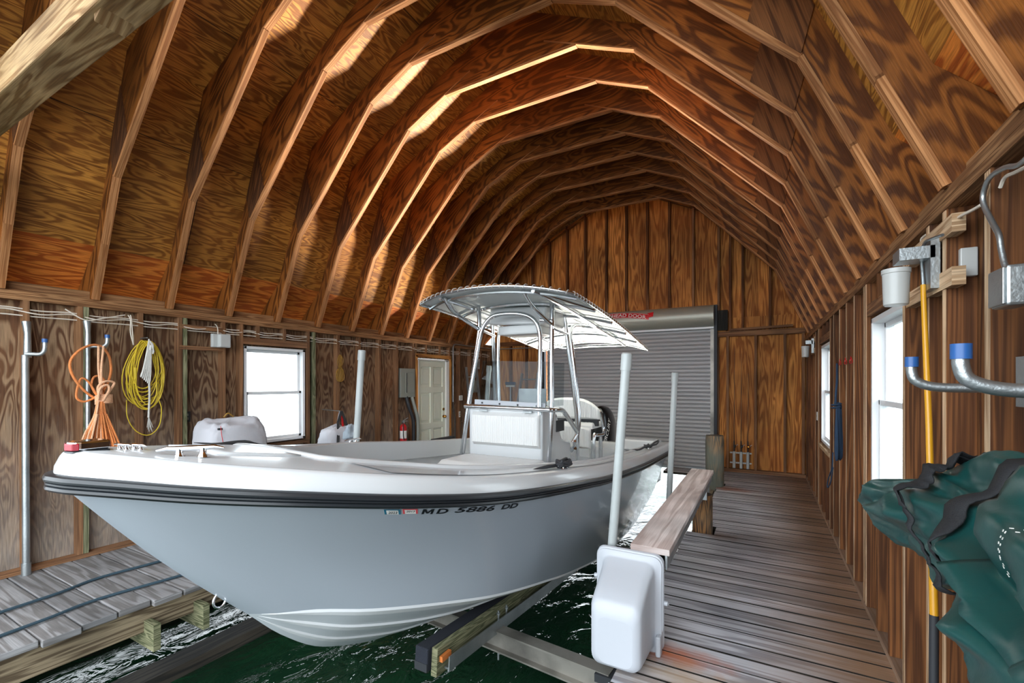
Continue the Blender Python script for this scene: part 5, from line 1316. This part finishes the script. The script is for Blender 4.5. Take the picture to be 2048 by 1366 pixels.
# blue rope
t = thing('blue_rope', 'dark blue rope coiled in a hank on the right wall between the windows', 'rope', at(1667, 910, X=.56))
MB().tube(smooth_path([at(1674, 728, X=.60), at(1674, 760, X=.58), at(1672, 785, X=.57), at(1671, 812, X=.56)], 5), .009, 8).build('hanging_end', M['bluerope'], t, True)
for k in range(14):
    u = k / 13 - .5; P = []
    for i in range(22):
        a = 2 * math.pi * i / 22; z = 1.17 + .235 * math.cos(a) - .03 * abs(u)
        wd_ = .05 + .06 * max(0, 1 - (z - .9) / .45)
        P.append(Vector((.585 + .03 * u + .010 * math.sin(a + k), 4.82 + wd_ * math.sin(a) * (.4 + 1.6 * abs(u)) + .05 * u, z + .01 * math.sin(3 * a + k))))
    MB().tube(P, .006, 6, closed=True).build('rope_turn', M['bluerope'], t, True)
MB().tube([Vector((.565 + .035 * math.cos(a), 4.80 + .035 * math.sin(a), 1.36 + .004 * a)) for a in [k * .5 for k in range(30)]], .006, 6).build('binding_wrap', M['bluerope'], t, True)
MB().tube(smooth_path([at(1666, 905, X=.56), at(1664, 935, X=.56), at(1656, 960, X=.56), at(1655, 975, X=.56), at(1661, 965, X=.56), at(1666, 935, X=.56)], 5), .0055, 6).build('loose_tail', M['bluerope'], t, True)
outlet(XR - .002, 7.12, 1.15, 'small pale switch on the right wall beyond the far window', w=.07, h=.11, sg=-1, n=1)

# ---------------------------------------------------------------- green tarpaulin bundle
t = thing('green_tarpaulin', 'rolled green tarpaulin strapped in a bulky bundle on the right wall', 'tarpaulin', (.42, 1.2, 1.0))
TS = [(.10, .43, 1.27, .18, .16), (.55, .43, 1.275, .18, .16), (.85, .435, 1.28, .175, .155), (1.10, .445, 1.30, .165, .15), (1.35, .45, 1.28, .15, .135), (1.62, .43, 1.235, .14, .11), (1.86, .40, 1.20, .11, .075), (1.98, .375, 1.19, .075, .05), (2.03, .37, 1.185, .02, .02)]
YY = [q_[0] for q_ in TS]
def tarp_pt(y, a, lift=0):
    x, z, w, h = [interp(y, YY, [q_[k] for q_ in TS]) for k in (1, 2, 3, 4)]
    ca, sa = math.cos(a), math.sin(a)
    p = Vector((ca * 1.5, y * 1.5, sa * 1.5))
    strapn = math.exp(-((y - 1.12) / .07) ** 2)
    tw = a + 1.1 * y
    f = .10 * math.sin(3 * tw + 1.4 * mnoise.noise(p)) + .55 * (0.25 - abs(mnoise.noise(Vector((ca * 1.1 + 4, y * 2.1, sa * 1.1))))) + .5 * (.2 - abs(mnoise.noise(Vector((ca * 2.0, y * 3.6 + 7, sa * 2.0 + 3))))) + .16 * (.15 - abs(mnoise.noise(Vector((ca * 4.3, y * 7, sa * 4.3)))))
    env = min(1, (2.03 - y) / .3)
    k = 1 + f * (1 - .6 * strapn) * env - .10 * strapn
    return Vector((x + (w * k + lift) * ca, y + .03 * mnoise.noise(p * 2) * env, z + (h * k + lift) * sa))
rows = [[tarp_pt(.10 + 1.93 * (1 - (1 - i / 170) ** 1.0), 2 * math.pi * k / 150) for k in range(150)] for i in range(171)]
MB().grid(rows, cu=True).build('tarp_roll', M['tarp'], t, True, angle=180)
# loose flap folded over the top, with stitched seam
rows = []
for i in range(40):
    y = .40 + .56 * i / 39; r = []
    for k in range(30):
        a = 1.25 + 1.75 * k / 29 + .25 * math.sin(3 * y); q_ = tarp_pt(y, a, .012 + .022 * math.sin(math.pi * k / 29) + .022 * abs(mnoise.noise(Vector((y * 4, k * .14, 2)))))
        r.append(q_)
    rows.append(r)
MB().grid(rows).build('folded_flap', M['tarp'], t, True, angle=180, solid=.003)
for off in (0, .018):
    for i in range(26):
        a = 1.75 + i * .035; p = tarp_pt(.80 + off + .05 * math.sin(a * 2), a, .045); q_ = tarp_pt(.80 + off + .05 * math.sin(a * 2 + .05), a + .012, .045)
        if i % 1 == 0: MB().tube([p, q_], .0006, 4).build('seam_stitch', M['whiterope'], t)
def ring_strap(yf, w, name, a0=0, a1=2 * math.pi, lift=.012):
    rows = []
    for i in range(81):
        a = a0 + (a1 - a0) * i / 80; y = yf(a); rows.append([tarp_pt(y - w / 2, a, lift), tarp_pt(y, a, lift + .003), tarp_pt(y + w / 2, a, lift)])
    return MB().grid(rows).build(name, M['blackcloth'], t, True, solid=.003)
ring_strap(lambda a: 1.10 + .04 * math.sin(a), .055, 'black_strap')
ring_strap(lambda a: 1.30 + .13 * math.sin(a + .4), .02, 'black_cord', 1.6, 5.0, .016)
ring_strap(lambda a: 1.34 - .12 * (a - 2.4), .05, 'black_strap', 1.7, 2.9, .022)
P = [tarp_pt(1.02 - .12 * k / 14, 3.9 + .9 * k / 14, .02) for k in range(15)]
MB().tube(P, [.002 + .004 * math.sin(math.pi * k / 14) for k in range(15)], 8).build('pale_hem', M['whiterope'], t, True)

# ---------------------------------------------------------------- pale timber brace, near left corner
t = thing('timber_brace', 'pale rough timber knee brace crossing the top left corner', 'timber brace', at(0, 240, Y=.8))
a, b = at(0, 222, Y=.8), at(300, -40, Y=.8)
bd = (b - a).normalized(); a = a - bd * ((a.x + 5.27) / bd.x); b = b + bd * .45
bz = Vector((-.65, 0, .76)) * .075
MB().bar(a + bz, b + bz, .14, .175, (0, 0, 1)).build('brace_timber', M['brace'], t, bevel=.006)
bd = (b - a).normalized()
c = at(232, 50, Y=.8)
MB().prism([c + Vector((-.05, -.05, .0)), c + Vector((.06, -.05, .05)), c + Vector((.02, -.05, .10)), c + Vector((-.06, -.05, .09))], (0, .10, 0)).build('brace_notch', M['brace'], t)
